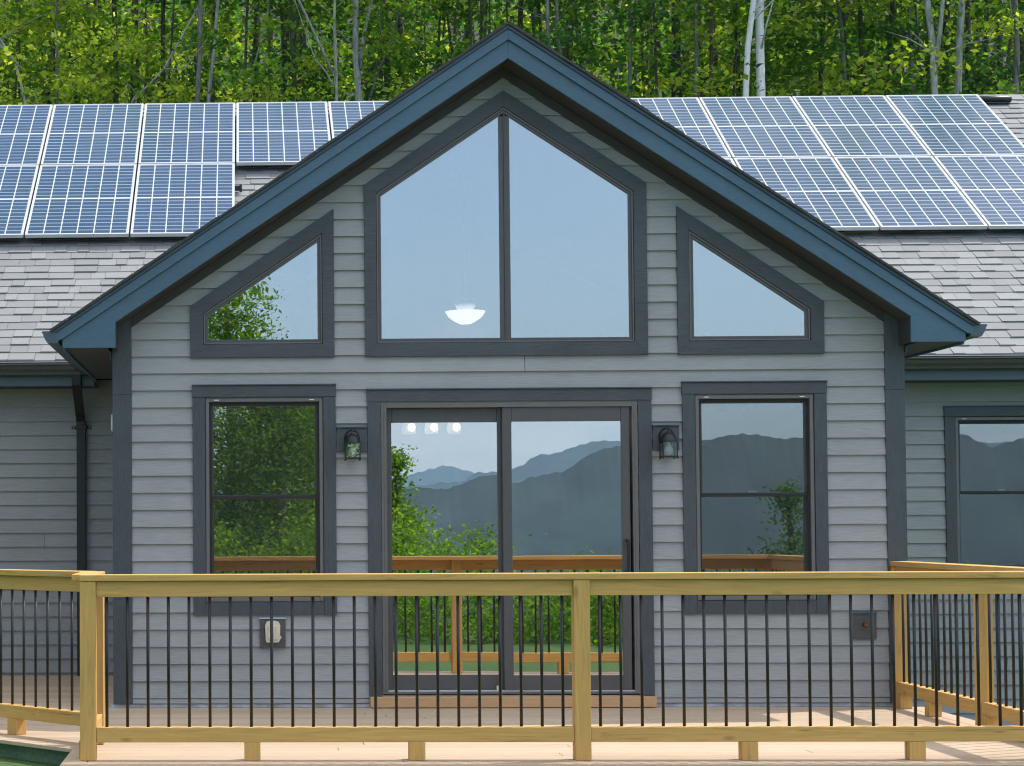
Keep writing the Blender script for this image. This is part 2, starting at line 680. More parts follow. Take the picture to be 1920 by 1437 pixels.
def fixed_window(trim_o, open_o, panes, label, mat, mull=None):
    """sloped fixed window: trim boards, bronze frame, panes"""
    trim_o, open_o = ccw(trim_o), ccw(open_o)
    t = MB()
    n = len(trim_o)
    # side boards run full height, the sill board sits between them
    for i in range(n):
        j = (i + 1) % n
        t.prism([trim_o[i], trim_o[j], open_o[j], open_o[i]], -0.034, -0.0005)
    w = t.build('window', TRIMX, house, 0.0015)
    w['label'] = label
    fr = MB()
    mid = band(open_o, 0.014)
    inn = band(open_o, 0.036)
    ring(fr, band(open_o, 0.003), mid, -0.026, 0.02)
    a = fr.build('frame', BRONZE_L, w, 0.0015)
    st = MB()
    ring(st, band(open_o, 0.015), inn, -0.014, 0.02)
    if mull:
        x, zt, zb = mull
        st.box(x - 0.040, x - 0.006, -0.015, 0.02, zb, zt - 0.03)
        st.box(x + 0.006, x + 0.040, -0.015, 0.02, zb, zt - 0.03)
        st.box(x - 0.0055, x + 0.0055, -0.024, 0.02, zb - 0.012, zt - 0.012)
    st.build('sash', BRONZE, w, 0.0015)
    for p in panes:
        g = MB()
        g.face([(x, -0.002, z) for x, z in ccw(p)])
        g.build('pane', mat, w, fix=False)
    return w


def up(x, k):
    return k - WT * abs(x)


TO = 4.570
fixed_window([(-1.038, 2.595), (1.046, 2.595), (1.046, up(1.046, TO)), (0, TO), (-1.038, up(1.038, TO))],
             [(-0.950, 2.693), (0.950, 2.693), (0.950, up(0.95, 4.447)), (0, 4.447), (-0.950, up(0.95, 4.447))],
             [[(-0.916, 2.727), (-0.03, 2.727), (-0.03, up(0.03, 4.42)), (-0.916, up(0.916, 4.42))],
              [(0.03, 2.727), (0.916, 2.727), (0.916, up(0.916, 4.42)), (0.03, up(0.03, 4.42))]],
             'large central window of two panes with peaked top', G_UP, (0.003, 4.41, 2.72))
for s in (-1, 1):
    xs = lambda q: [(s * x, z) for x, z in q]
    fixed_window(xs([(1.265, 2.595), (2.335, 2.595), (2.335, up(2.335, 4.545)), (1.265, up(1.265, 4.545))]),
                 xs([(1.352, 2.693), (2.237, 2.693), (2.237, up(2.237, 4.425)), (1.352, up(1.352, 4.425))]),
                 [xs([(1.386, 2.727), (2.203, 2.727), (2.203, up(2.203, 4.385)), (1.386, up(1.386, 4.385))])],
                 'sloped side window under the rake', G_WAVE if s < 0 else G_UP)


def sash_window(x0, x1, zb, zt, y=0.0, label=None, head_w=0.0, cut_bottom=True):
    """double hung window; x0..x1, zb..zt is the opening; trim boards all round"""
    t = MB()
    tw = 0.092
    t.box(x0 - tw, x0, y - 0.034, y - 0.0005, zb - 0.097, zt + 0.004)
    t.box(x1, x1 + tw, y - 0.034, y - 0.0005, zb - 0.097, zt + 0.004)
    t.box(x0 + 0.001, x1 - 0.001, y - 0.032, y - 0.0005, zb - 0.095, zb)
    w = t.build('window', TRIMZ, house, 0.0015)
    if label:
        w['label'] = label
    h = MB().box(x0 - tw - 0.003, x1 + tw + 0.003, y - 0.037, y - 0.0005, zt + 0.006, zt + 0.090)
    h.box(x0 - tw - 0.006, x1 + tw + 0.006, y - 0.048, y - 0.0005, zt + 0.091, zt + 0.100)
    h.build('head_trim', TRIMX, w, 0.0015)
    fr = MB()
    fr.box(x0 + 0.004, x0 + 0.030, y - 0.026, y + 0.09, zb + 0.004, zt - 0.002)
    fr.box(x1 - 0.030, x1 - 0.004, y - 0.026, y + 0.09, zb + 0.004, zt - 0.002)
    fr.box(x0 + 0.0305, x1 - 0.0305, y - 0.025, y + 0.09, zt - 0.030, zt - 0.002)
    fr.box(x0 + 0.0305, x1 - 0.0305, y - 0.025, y + 0.09, zb + 0.004, zb + 0.035)
    fr.build('frame', BRONZE_L, w, 0.002)
    for cx in (x0 + 0.085, x1 - 0.085):
        MB().box(cx - 0.018, cx + 0.018, y - 0.030, y - 0.0155, zt - 0.020, zt - 0.014).build('screen_clip', WHITE, w)
    xi0, xi1 = x0 + 0.031, x1 - 0.031
    zm = zb + (zt - zb) * 0.515
    up_, lo = MB(), MB()
    for mb, a, b, yy in ((up_, zm - 0.016, zt - 0.031, y + 0.022), (lo, zb + 0.036, zm + 0.016, y + 0.055)):
        mb.box(xi0, xi0 + 0.030, yy, yy + 0.03, a, b)
        mb.box(xi1 - 0.030, xi1, yy, yy + 0.03, a, b)
        mb.box(xi0 + 0.0305, xi1 - 0.0305, yy, yy + 0.03, b - 0.030, b)
        mb.box(xi0 + 0.0305, xi1 - 0.0305, yy, yy + 0.03, a, a + 0.030)
    up_.build('upper_sash', BRONZE, w, 0.002)
    lo.build('lower_sash', BRONZE, w, 0.002)
    lk = MB()
    for q in (0.5,):
        cx = xi0 + (xi1 - xi0) * q
        lk.box(cx - 0.03, cx + 0.03, y + 0.035, y + 0.054, zm + 0.0165, zm + 0.028)
    lk.build('sash_lock', WHITE, w, 0.003)
    for a, b, yy in ((zm, zt - 0.05, y + 0.034), (zb + 0.05, zm, y + 0.067)):
        g = MB()
        g.face([(xi0 + 0.02, yy, a), (xi1 - 0.02, yy, a), (xi1 - 0.02, yy, b), (xi0 + 0.02, yy, b)])
        g.build('pane', G_DH, w, fix=False)
    sb = MB()
    sb.box(xi0 + 0.001, xi0 + 0.014, y + 0.004, y + 0.012, zb + 0.037, zt - 0.032)
    sb.box(xi1 - 0.014, xi1 - 0.001, y + 0.004, y + 0.012, zb + 0.037, zt - 0.032)
    sb.box(xi0 + 0.0145, xi1 - 0.0145, y + 0.004, y + 0.012, zt - 0.048, zt - 0.032)
    sb.box(xi0 + 0.0145, xi1 - 0.0145, y + 0.004, y + 0.012, zm - 0.009, zm + 0.009)
    sb.build('screen_frame', DARKGAP, w)
    g = MB()
    g.face([(xi0 + 0.01, y + 0.009, zb + 0.04), (xi1 - 0.01, y + 0.009, zb + 0.04), (xi1 - 0.01, y + 0.009, zt - 0.04), (xi0 + 0.01, y + 0.009, zt - 0.04)])
    g.build('insect_screen', SCREEN, w, fix=False)
    return w


BLIND = plain('tan woven blind', (0.42, 0.31, 0.13), 0.8, 0, 0.2, 30)
w = sash_window(-2.228, -1.352, 0.78, 2.295, label='sash window left of the sliding door')
MB().box(-2.18, -1.40, 0.11, 0.13, 2.185, 2.265).build('window_blind', BLIND, w)
w = sash_window(1.382, 2.252, 0.78, 2.295, label='sash window right of the sliding door')
MB().box(1.42, 2.21, 0.11, 0.13, 2.185, 2.265).build('window_blind', BLIND, w)
sash_window(RWIN[0], RWIN[1], RWIN[2], RWIN[3], WY, label='sash window in the right wing')

# ---- sliding door
door_head = h = MB().box(-1.029, 1.067, -0.037, -0.0005, 2.259, 2.345)
h.box(-1.032, 1.070, -0.050, -0.0005, 2.346, 2.356)
fr = MB()
fr.box(-0.925, -0.885, -0.028, 0.11, 0.10, 2.25)
fr.box(0.922, 0.962, -0.028, 0.11, 0.10, 2.25)
fr.box(-0.8845, 0.9215, -0.027, 0.11, 2.214, 2.25)
fr.box(-0.8845, 0.9215, -0.027, 0.11, 0.10, 0.118)
fr.box(-0.905, -0.899, -0.033, -0.0285, 0.11, 2.24)
fr.box(0.936, 0.942, -0.033, -0.0285, 0.11, 2.24)
door = fr.build('sliding_door', BRONZE_L, house, 0.002)
door_head.build('head_trim', TRIMX, door, 0.0015)
MB().box(-1.026, -0.929, -0.034, -0.0005, 0.086, 2.257).build('side_trim', TRIMZ, door, 0.0015)
MB().box(0.966, 1.064, -0.034, -0.0005, 0.086, 2.257).build('side_trim', TRIMZ, door, 0.0015)


def door_panel(name, x0, x1, y0, y1, sl, sr):
    mb = MB()
    mb.box(x0, x0 + sl, y0, y1, 0.125, 2.2135)
    mb.box(x1 - sr, x1, y0, y1, 0.125, 2.2135)
    mb.box(x0 + sl + 0.0008, x1 - sr - 0.0008, y0 + 0.002, y1, 2.107, 2.2135)
    mb.box(x0 + sl + 0.0008, x1 - sr - 0.0008, y0 + 0.002, y1, 0.125, 0.236)
    o = mb.build(name, BRONZE, door, 0.003)
    g = MB()
    yy = (y0 + y1) / 2 - 0.006
    g.face([(x0 + sl - 0.01, yy, 0.23), (x1 - sr + 0.01, yy, 0.23), (x1 - sr + 0.01, yy, 2.115), (x0 + sl - 0.01, yy, 2.115)])
    g.build('pane', G_DOOR, o, fix=False)
    return o


door_panel('door_panel', -0.884, 0.020, 0.045, 0.085, 0.040, 0.080)
sp = door_panel('door_panel', -0.030, 0.905, -0.012, 0.028, 0.068, 0.062)
hd = MB()
hd.box(0.866, 0.886, -0.065, -0.0125, 1.215, 1.235)
hd.box(0.866, 0.886, -0.065, -0.0125, 0.985, 1.005)
hd.box(0.864, 0.888, -0.072, -0.0655, 0.985, 1.235)
hd.build('handle', BLACKM, sp, 0.004)
tr = MB().box(-0.884, 0.92, -0.024, 0.044, 0.1185, 0.1245)
tr.box(-0.09, -0.06, -0.026, -0.0125, 0.1245, 0.160)
tr.build('track', ALU, door)
MB().box(-1.022, 1.068, -0.085, -0.0005, 0.006, 0.083).build('door_sill', painted('tan sill board', (0.50, 0.30, 0.15), (3, 40, 40), 0.6, 0.1), house, 0.004)

# ---- gable roof: frieze, soffit, rake boards, eave returns
for s in (-1, 1):
    fz = MB()
    P = lambda x, k: (s * x, k - PIT * x)
    fz.prism([P(0, 4.7395), P(HI - 0.0006, 4.7395), P(HI - 0.0006, 4.668), P(0, 4.668)], -0.036, -0.0005)
    fz.build('frieze_board', SOFFIT, house)
    sf = MB()
    sf.prism([P(0, 4.752), P(2.885, 4.752), P(2.885, 4.742), P(0, 4.742)], -0.272, 0.02)
    sf.build('soffit', SOFFIT, house)
    lower = MB()
    zb = 2.649
    lower.prism([(0, 4.879), P(3.262, 4.879), (s * 3.262, zb), (s * 2.874, zb), (s * 2.874, 4.744 - PIT * 2.874), (0, 4.744)] if s > 0 else
                [(-0.001, 4.879), P(3.262, 4.879), (s * 3.262, zb), (s * 2.874, zb), (s * 2.874, 4.744 - PIT * 2.874), (-0.001, 4.744)], -0.300, -0.274)
    lower.build('rake_fascia', FASCIA, house, 0.002)
    upb = MB()
    upb.prism([(0, 4.957), P(3.305, 4.957), P(3.305, 4.957 - 0.062), P(3.262, 4.957 - 0.078), (0, 4.957 - 0.078)], -0.319, -0.275)
    upb.build('rake_trim', FASCIA, house, 0.003)
    dr = MB()
    dr.prism([(0, 4.985), P(3.33, 4.985), P(3.31, 4.957), (0, 4.957)], -0.329, -0.27)
    dr.build('drip_edge', DRIP, house, 0.001)
    # level soffit under the eave, and the eave board
    MB().box(*sorted((s * 2.94, s * 3.258)), -0.274, 2.62, 2.650, 2.660).build('eave_soffit', SOFFIT, house)
    ev = MB().box(*sorted((s * 3.244, s * 3.262)), -0.2735, 2.62, 2.632, 2.79)
    ev.box(*sorted((s * 2.925, s * 2.94)), -0.02, 2.62, 2.60, 2.649)
    ev.build('eave_fascia', FASCIA, house, 0.002)
    rb = MB().box(*sorted((s * 2.874, s * 2.889)), -0.2735, -0.03, 2.652, 4.744 - PIT * 2.874 - 0.004)
    rb.build('eave_return', SOFFIT, house)
    # K-style gutter along the eave
    prof = [(3.290, 2.772), (3.402, 2.772), (3.414, 2.766), (3.402, 2.750), (3.398, 2.730), (3.384, 2.706), (3.370, 2.684), (3.290, 2.684)]
    g = MB().prism([(s * x, zq) for x, zq in prof], -0.318, 2.55)
    g.build('gutter', GUTTER_B, house, 0.001)
    # deck of the gable roof
    MB().prism([P(0, 4.984), P(3.30, 4.984), P(3.26, 4.90), P(0, 4.90)], -0.272, 5.9).build('roof_deck', SOFFIT, house)

# ---- shingles
SL = math.sqrt(1 + PIT * PIT)


def shingle_field(origin, along, upv, nrm, width, height, expo=0.148, clip=None):
    """rows of laminated tabs; origin at the lower left; along, upv, nrm are unit vectors"""
    o, a, u, n = (np.array(q, float) for q in (origin, along, upv, nrm))
    mb = MB()
    rows = int(height / expo) + 1
    for r in range(rows):
        x = -random.uniform(0, 0.25)
        thick = False
        while x < width:
            wdt = random.uniform(0.10, 0.27)
            x0, x1 = max(0, x), min(width, x + wdt)
            x += wdt
            if random.random() < 0.78:
                thick = not thick
            if x1 - x0 < 0.01:
                continue
            v0 = r * expo + random.uniform(-0.003, 0.003)
            v1 = min(v0 + expo * 1.25, height + 0.02)
            h0 = 0.017 if thick else 0.010
            if clip and not clip(o + a * (x0 + x1) / 2 + u * (v0 + expo / 2)):
                continue
            p = [o + a * x0 + u * v0 + n * h0, o + a * (x1 - 0.003) + u * v0 + n * h0, o + a * (x1 - 0.003) + u * v1 + n * (0.0012 + random.uniform(0, 0.0006)), o + a * x0 + u * v1 + n * 0.001]
            q = [o + a * x0 + u * v0, o + a * (x1 - 0.003) + u * v0]
            base = len(mb.v)
            mb.v += [tuple(t) for t in p + q]
            mb.f += [(base, base + 1, base + 2, base + 3), (base + 4, base + 5, base + 1, base), (base + 4, base, base + 3), (base + 5, base + 2, base + 1)]
            mb.sm += [False] * 4
    return mb


MP = 0.667
MS = math.sqrt(1 + MP * MP)
UPV = (0, 1 / MS, MP / MS)
NRM = (0, -MP / MS, 1 / MS)
RY, RIDGE_Y = 2.70, 7.83


def roof_z(y):
    return 2.82 + MP * (y - RY)


def keep_main(p):
    # leave out what lies under the gable roof
    return not (abs(p[0]) < (4.98 - p[2]) / PIT - 0.1)


fld = shingle_field((-9.2, RY, roof_z(RY)), (1, 0, 0), UPV, NRM, 19.0, (RIDGE_Y - RY) * MS, clip=keep_main)
roof = fld.build('roof', SHINGLE, house, fix=False)
rs = MB()
rs.prism([(RY, roof_z(RY) - 0.02), (RIDGE_Y, roof_z(RIDGE_Y) - 0.002), (2 * RIDGE_Y - RY, roof_z(RY) - 0.02), (2 * RIDGE_Y - RY, roof_z(RY) - 0.06), (RIDGE_Y, roof_z(RIDGE_Y) - 0.06), (RY, roof_z(RY) - 0.06)], -9.2, 9.8)
rs.v = [(b, a, c) for a, b, c in rs.v]
rs.v = [(x, y, z + (-0.004 if y < RIDGE_Y else 0)) for x, y, z in rs.v]
rs.build('roof_sheathing', SHINGLE_D, roof)
rc = MB()
x = -9.2
while x < 9.8:
    for sg in (-1, 1):
        d = Vector((0, sg / MS, -MP / MS))
        rc.obox((x, RIDGE_Y, roof_z(RIDGE_Y) + 0.014 + 0.006 * (sg > 0)), (1, 0, -0.03), d, (0, sg * MP / MS, 1 / MS), 0.2, 0.15, 0.009)
    x += 0.15
rc.build('ridge_cap', SHINGLE, roof, fix=True)
gr = None
for s in (-1, 1):
    # slopes of the gable roof, seen only along their edge
    u = np.array((-s / SL, 0, PIT / SL))
    nn = np.array((s * PIT / SL, 0, 1 / SL))
    o = np.array((s * 3.345, -0.340, 4.986 - PIT * 3.345))
    f2 = shingle_field(o, (0, 1, 0), u, nn, 6.2, 3.345 * SL, 0.148, clip=lambda p: p[1] < 5.9 and (p[1] < 2.7 or p[2] > roof_z(p[1]) - 0.05))
    g2 = f2.build('gable_roof', SHINGLE, house, fix=False)
    e = MB()
    # rough shingle ends along the rake
    k = 0
    v = 0.0
    while v < 3.345 * SL:
        ln = min(0.148, 3.340 * SL - v)
        if ln < 0.01:
            break
        yo = -0.341 - random.uniform(0.0, 0.010)
        p = o + u * v
        e.obox((p[0], yo, p[2]), tuple(u), (0, 1, 0), tuple(nn), ln * 0.985, 0.08, 0.014 + random.uniform(0, 0.007))
        v += ln
    e.build('shingle_edge', SHINGLE_D, g2)
rg = MB()
yy = -0.345
while yy < 5.8:
    for sg in (-1, 1):
        rg.obox((0, yy, 4.998 + 0.003 * (sg > 0)), (0, 1, -0.02), (sg / SL, 0, -PIT / SL), (sg * PIT / SL, 0, 1 / SL), 0.2, 0.13, 0.009)
    yy += 0.15
rg.build('gable_ridge_cap', SHINGLE_D, house)

# ---- wing eaves: fascia, soffit, gutters, downspout
for x0, x1 in ((-9.2, -3.27), (3.27, 9.8)):
    MB().box(x0, x1, 2.745, 2.765, 2.600, 2.79).build('wing_fascia', GUTTER_B, house, 0.002)
    MB().box(x0, x1, 2.766, WY, 2.604, 2.614).build('wing_soffit', SOFFIT, house)
    MB().box(x0, x1, 2.672, 2.744, 2.806, 2.814).build('eave_drip_edge', ALU, house)
    prof = [(2.742, 2.788), (2.632, 2.788), (2.618, 2.792), (2.615, 2.782), (2.628, 2.770), (2.634, 2.742), (2.652, 2.716), (2.654, 2.694), (2.662, 2.690), (2.742, 2.690)]
    gm = MB().prism(prof, x0, x1)
    gm.v = [(b, a, c) for a, b, c in gm.v]
    gm.build('gutter', GUTTER, house, 0.0015)
ds = MB()
dx = -3.425


def duct(pts, wx=0.041, wy=0.03):
    for (x0, y0, z0), (x1, y1, z1) in zip(pts, pts[1:]):
        n = len(ds.v)
        for (x, y, z) in ((x0, y0, z0), (x1, y1, z1)):
            ds.v += [(x - wx, y - wy, z), (x + wx, y - wy, z), (x + wx, y + wy, z), (x - wx, y + wy, z)]
        for i in range(4):
            j = (i + 1) % 4
            ds.f.append((n + i, n + j, n + 4 + j, n + 4 + i))
            ds.sm.append(False)


duct([(dx, 2.69, 2.70), (dx, 2.70, 2.60), (dx + 0.004, 3.085, 2.30), (dx + 0.006, 3.090, 2.22), (dx + 0.006, 3.090, -0.05)])
dsp = ds.build('downspout', BLACKM, house, 0.004)
br = MB().box(dx - 0.085, dx + 0.095, 3.118, 3.131, 2.235, 2.262)
br.box(dx - 0.040, dx + 0.052, 3.054, 3.062, 2.235, 2.262)
br.build('bracket', BLACKM, dsp, 0.002)
for q in (-0.066, 0.078):
    scw = MB().lathe((0, 0, 0), [(0.001, 0.004), (0.007, 0.003), (0.007, 0)], 8)
    scw.v = [(dx + q + x, 3.1175 - zz_, 2.249 + y_) for x, y_, zz_ in scw.v]
    scw.build('screw', ALU, dsp)

# ---- small fittings on the wall
for cx, side_ in ((-1.142, 'left'), (1.168, 'right')):
    lamp = empty('wall_lantern', (cx, -0.03, 1.9), 'black domed wall lantern with clear panes %s' % (
        'between the left sash window and the sliding door' if side_ == 'left' else 'between the sliding door and the right sash window'),
        'wall lamp', 'lanterns beside the sliding door')
    L = -lamp.location
    hw = 0.112 if side_ == 'left' else 0.096
    mb = MB().box(-hw, hw, -0.006, 0.029, -0.012, 0.165)
    mb.box(-hw - 0.002, hw + 0.002, -0.018, 0.029, 0.1655, 0.176)
    mb.build('mounting_block', TRIMX, lamp, 0.002, loc=(0, 0, 0))
    c = MB()
    c.lathe((0, -0.012, 0.055), [(0.0, 0.0), (0.055, 0.0), (0.058, 0.01), (0.045, 0.03), (0, 0.032)], 20)
    for i in range(len(c.v)):
        x, y, z = c.v[i]
        c.v[i] = (x, -0.007 - (z - 0.055), 0.085 + (y + 0.012) * 1.15)
    c.build('back_plate', BLACKM, lamp, loc=(0, 0, 0))
    d = MB()
    d.lathe((0, -0.085, 0), [(0.0001, 0.148), (0.004, 0.147), (0.009, 0.139), (0.004, 0.131), (0.006, 0.126), (0.014, 0.122), (0.016, 0.114), (0.034, 0.106), (0.046, 0.094), (0.054, 0.076), (0.058, 0.060), (0.061, 0.053), (0.061, 0.046), (0.050, 0.045), (0.0001, 0.05)], 28)
    d.tube([(0, -0.015, 0.085), (0, -0.045, 0.085)], 0.009, 8)
    d.build('dome', BLACKM, lamp, loc=(0, 0, 0))
    fr = MB()
    for sx in (-1, 1):
        for sy in (-1, 1):
            fr.box(sx * 0.052 - 0.004, sx * 0.052 + 0.004, -0.085 + sy * 0.052 - 0.004, -0.085 + sy * 0.052 + 0.004, -0.066, 0.045)
            fr.box(sx * 0.052 - 0.006, sx * 0.052 + 0.006, -0.085 + sy * 0.052 - 0.006, -0.085 + sy * 0.052 + 0.006, -0.078, -0.0665)
    for sx in (-1, 1):
        fr.box(sx * 0.052 - 0.004, sx * 0.052 + 0.004, -0.1325, -0.0375, -0.066, -0.058)
        fr.box(-0.0475, 0.0475, -0.085 + sx * 0.052 - 0.004, -0.085 + sx * 0.052 + 0.004, -0.066, -0.058)
    fr.build('cage', BLACKM, lamp, loc=(0, 0, 0))
    g = MB()
    for sx in (-1, 1):
        g.face([(sx * 0.052, -0.135, -0.06), (sx * 0.052, -0.035, -0.06), (sx * 0.052, -0.035, 0.045), (sx * 0.052, -0.135, 0.045)])
        g.face([(-0.05, -0.085 + sx * 0.052, -0.06), (0.05, -0.085 + sx * 0.052, -0.06), (0.05, -0.085 + sx * 0.052, 0.045), (-0.05, -0.085 + sx * 0.052, 0.045)])
    g.build('glass_pane', glass('lantern glass ' + side_, 0.24), lamp, loc=(0, 0, 0), fix=False)
    b = MB().lathe((0, -0.085, 0), [(0.0001, -0.050), (0.018, -0.046), (0.029, -0.034), (0.032, -0.020), (0.028, -0.002), (0.018, 0.018), (0.014, 0.032), (0.013, 0.046)], 20)
    b.build('bulb', plain('white bulb ' + side_, (0.85, 0.85, 0.83), 0.25, 0, 0.02), lamp, loc=(0, 0, 0))

box = empty('electrical_box', (-1.735, -0.02, 0.56), 'weathered cream outlet cover on dark block under the left sash window', 'electrical box')
MB().box(-0.095, 0.095, -0.018, 0.019, -0.116, 0.098).build('mounting_block', BRONZE, box, 0.002, loc=(0, 0, 0))
MB().box(-0.098, 0.098, -0.026, 0.019, 0.0985, 0.106).build('cap_flashing', ALU, box, loc=(0, 0, 0))
cv = MB()
prof = [(-0.052, -0.06), (-0.045, -0.075), (0.04, -0.075), (0.052, -0.06), (0.055, 0.05), (0.045, 0.074), (0.02, 0.084), (-0.025, 0.084), (-0.047, 0.074), (-0.056, 0.05)]
cv.prism(prof, -0.060, -0.0185)
cv.prism([(-0.036, -0.055), (0.036, -0.055), (0.036, 0.05), (-0.036, 0.05)], -0.068, -0.0605)
for q in (-0.026, -0.009, 0.009, 0.026):
    cv.box(q - 0.004, q + 0.004, -0.073, -0.0685, -0.05, 0.045)
cv.box(0.050, 0.062, -0.056, -0.02, -0.05, -0.028)
cv.build('cover', CREAM, box, 0.003, loc=(0, 0, 0))

hb = empty('faucet_block', (2.590, -0.02, 0.60), 'dark square block with brown tap hole at the right end of the wall', 'faucet block')
bl = MB()
bl.box(-0.09, 0.09, -0.018, 0.019, -0.105, 0.082)
bl.build('mounting_block', BRONZE, hb, 0.002, loc=(0, 0, 0))
MB().box(-0.093, 0.093, -0.028, 0.019, 0.0825, 0.090).build('cap_flashing', GUTTER_B, hb, loc=(0, 0, 0))
fc = MB()
fc.tube([(0.0, -0.0185, 0.0), (0.0, -0.045, 0.0), (0.004, -0.062, -0.012)], [0.015, 0.014, 0.012], 12)
fc.box(-0.012, 0.022, -0.042, -0.03, 0.0145, 0.020)
fc.build('spigot', plain('tarnished brass', (0.16, 0.07, 0.03), 0.45, 0.4), hb, loc=(0, 0, 0))

sb = empty('sensor_box', (-2.945, 0.45, 2.14), 'small white box on the side wall beyond the left corner board', 'sensor box')
MB().box(-0.012, 0.022, -0.04, 0.04, -0.066, 0.066).build('housing', WHITE, sb, 0.006, loc=(0, 0, 0))
MB().box(-0.016, -0.0125, -0.025, 0.025, -0.05, 0.05).build('face_plate', CREAM, sb, 0.001, loc=(0, 0, 0))

# ---- lamps that shine inside
pl = empty('ceiling_lamp', (0.055, 3.0, 3.22), 'lit white glass bowl lamp seen through the large peaked window', 'ceiling lamp')
MB().lathe((0, 0, 0), [(0.0001, -0.068), (0.05, -0.066), (0.10, -0.040), (0.145, -0.008), (0.178, 0.040), (0.180, 0.046), (0.165, 0.046), (0.0001, 0.05)], 32).build('bowl', emit('glowing bowl', (1, 0.98, 0.95), 0.75), pl, loc=(0, 0, 0))
MB().lathe((0, 0, 0), [(0.0001, -0.085), (0.012, -0.08), (0.016, -0.069)], 12).build('finial', WHITE, pl, loc=(0, 0, 0))
MB().lathe((0, 0, 0), [(0.06, 0.0505), (0.085, 0.085), (0.10, 0.11), (0.06, 0.145), (0.015, 0.16)], 20).build('motor_housing', WHITE, pl, loc=(0, 0, 0))
MB().lathe((0, 0, 0), [(0.010, 0.16), (0.010, 1.24), (0.05, 1.25), (0.06, 1.29)], 12).build('stem', GUTTER, pl, loc=(0, 0, 0))
ch = empty('chandelier', (-0.06, 5.0, 2.30), 'chandelier of three lit glass shades seen through the left door pane', 'chandelier')
MB().tube([(-0.26, 0, 0.16), (0.26, 0, 0.16)], 0.012, 8).tube([(0, 0, 0.16), (0, 0, 2.05)], 0.01, 8).build('frame', BLACKM, ch, loc=(0, 0, 0))
SHADE = emit('lit frosted shade', (1, 0.84, 0.66), 0.16)
for q in (-0.225, 0.0, 0.225):
    MB().lathe((q, 0, 0), [(0.025, 0.115), (0.060, 0.10), (0.070, 0.02), (0.068, -0.035), (0.060, -0.036), (0.062, 0.02)], 18).build('glass_shade', SHADE, ch, loc=(0, 0, 0))
    MB().lathe((q + 0.02, -0.075, 0.02), [(0.0001, -0.035), (0.028, -0.02), (0.034, 0.005), (0.026, 0.03), (0.0001, 0.045)], 14).build('bulb', emit('warm bulb', (1, 0.83, 0.6), 4), ch, loc=(0, 0, 0))


# ------------------------------------------------------------------ solar panels
def panel_mat():
    m, nt, b = new_mat('solar cells')
    n = N(nt)
    tc = n.node('ShaderNodeTexCoord')
    sep = n.node('ShaderNodeSeparateXYZ')
    n.link(tc.outputs['Object'], sep.inputs[0])
    W, H = 1.000, 1.721
    u = n.m('ADD', n.m('DIVIDE', sep.outputs[0], W), 0.5)
    v = n.m('ADD', n.m('DIVIDE', sep.outputs[1], H), 0.5)

    def lines(t, k, w):
        fr = n.m('FRACT', n.m('MULTIPLY', t, k))
        e = n.m('MINIMUM', fr, n.m('SUBTRACT', 1.0, fr))
        return n.m('LESS_THAN', e, w)
    colg = lines(u, 6, 0.036)
    rowg = lines(v, 20, 0.075)
    mid = n.m('LESS_THAN', n.m('ABSOLUTE', n.m('SUBTRACT', v, 0.5)), 0.009)
    edge = n.m('MAXIMUM', n.m('GREATER_THAN', n.m('ABSOLUTE', n.m('SUBTRACT', v, 0.5)), 0.493), n.m('GREATER_THAN', n.m('ABSOLUTE', n.m('SUBTRACT', u, 0.5)), 0.491))
    bus = lines(u, 54, 0.10)
    tone = n.noise(n.coord('Object', (6, 11, 1)), 1.0, 2)
    cell = n.ramp(tone, [(0.3, (0.006, 0.030, 0.072)), (0.7, (0.010, 0.048, 0.110))])
    oi = n.node('ShaderNodeObjectInfo')
    cell = n.mix(n.m('MULTIPLY', oi.outputs['Random'], 0.55), cell, (0.03, 0.062, 0.125))
    dust = n.noise(n.coord('Object', (1.5, 1.0, 1)), 2.0, 4)
    cell = n.mix(n.m('MULTIPLY', dust, 0.07), cell, (0.22, 0.22, 0.22))
    cell = n.mix(n.m('MULTIPLY', bus, 0.13), cell, (0.22, 0.27, 0.34))
    c = n.mix(n.m('MULTIPLY', rowg, 0.9), cell, (0.26, 0.35, 0.44))
    c = n.mix(n.m('MAXIMUM', n.m('MAXIMUM', colg, mid), edge), c, (0.50, 0.53, 0.57))
    n.link(c, b.inputs['Base Color'])
    b.inputs['Roughness'].default_value = 0.12
    b.inputs['IOR'].default_value = 1.28
    return m


CELLS = panel_mat()
PW, PH, PITCHX, PITCHY = 1.031, 1.752, 1.050, 1.776
theta = math.atan(MP)


def make_panel():
    e = empty('solar_panel')
    f = MB()
    t = 0.035
    f.box(-PW / 2, PW / 2, -PH / 2, -PH / 2 + 0.016, -t, 0.003)
    f.box(-PW / 2, PW / 2, PH / 2 - 0.016, PH / 2, -t, 0.003)
    f.box(-PW / 2, -PW / 2 + 0.016, -PH / 2 + 0.0165, PH / 2 - 0.0165, -t, 0.003)
    f.box(PW / 2 - 0.016, PW / 2, -PH / 2 + 0.0165, PH / 2 - 0.0165, -t, 0.003)
    f.build('panel_frame', ALU, e, 0.0015, loc=(0, 0, 0))
    g = MB().box(-PW / 2 + 0.0155, PW / 2 - 0.0155, -PH / 2 + 0.0155, PH / 2 - 0.0155, -0.008, 0.0)
    g.build('cell_glass', CELLS, e, loc=(0, 0, 0))
    return e


def dup(o):
    c = o.copy()
    COL.objects.link(c)
    for chd in list(o.children):
        d = chd.copy()
        COL.objects.link(d)
        d.parent = c
    return c


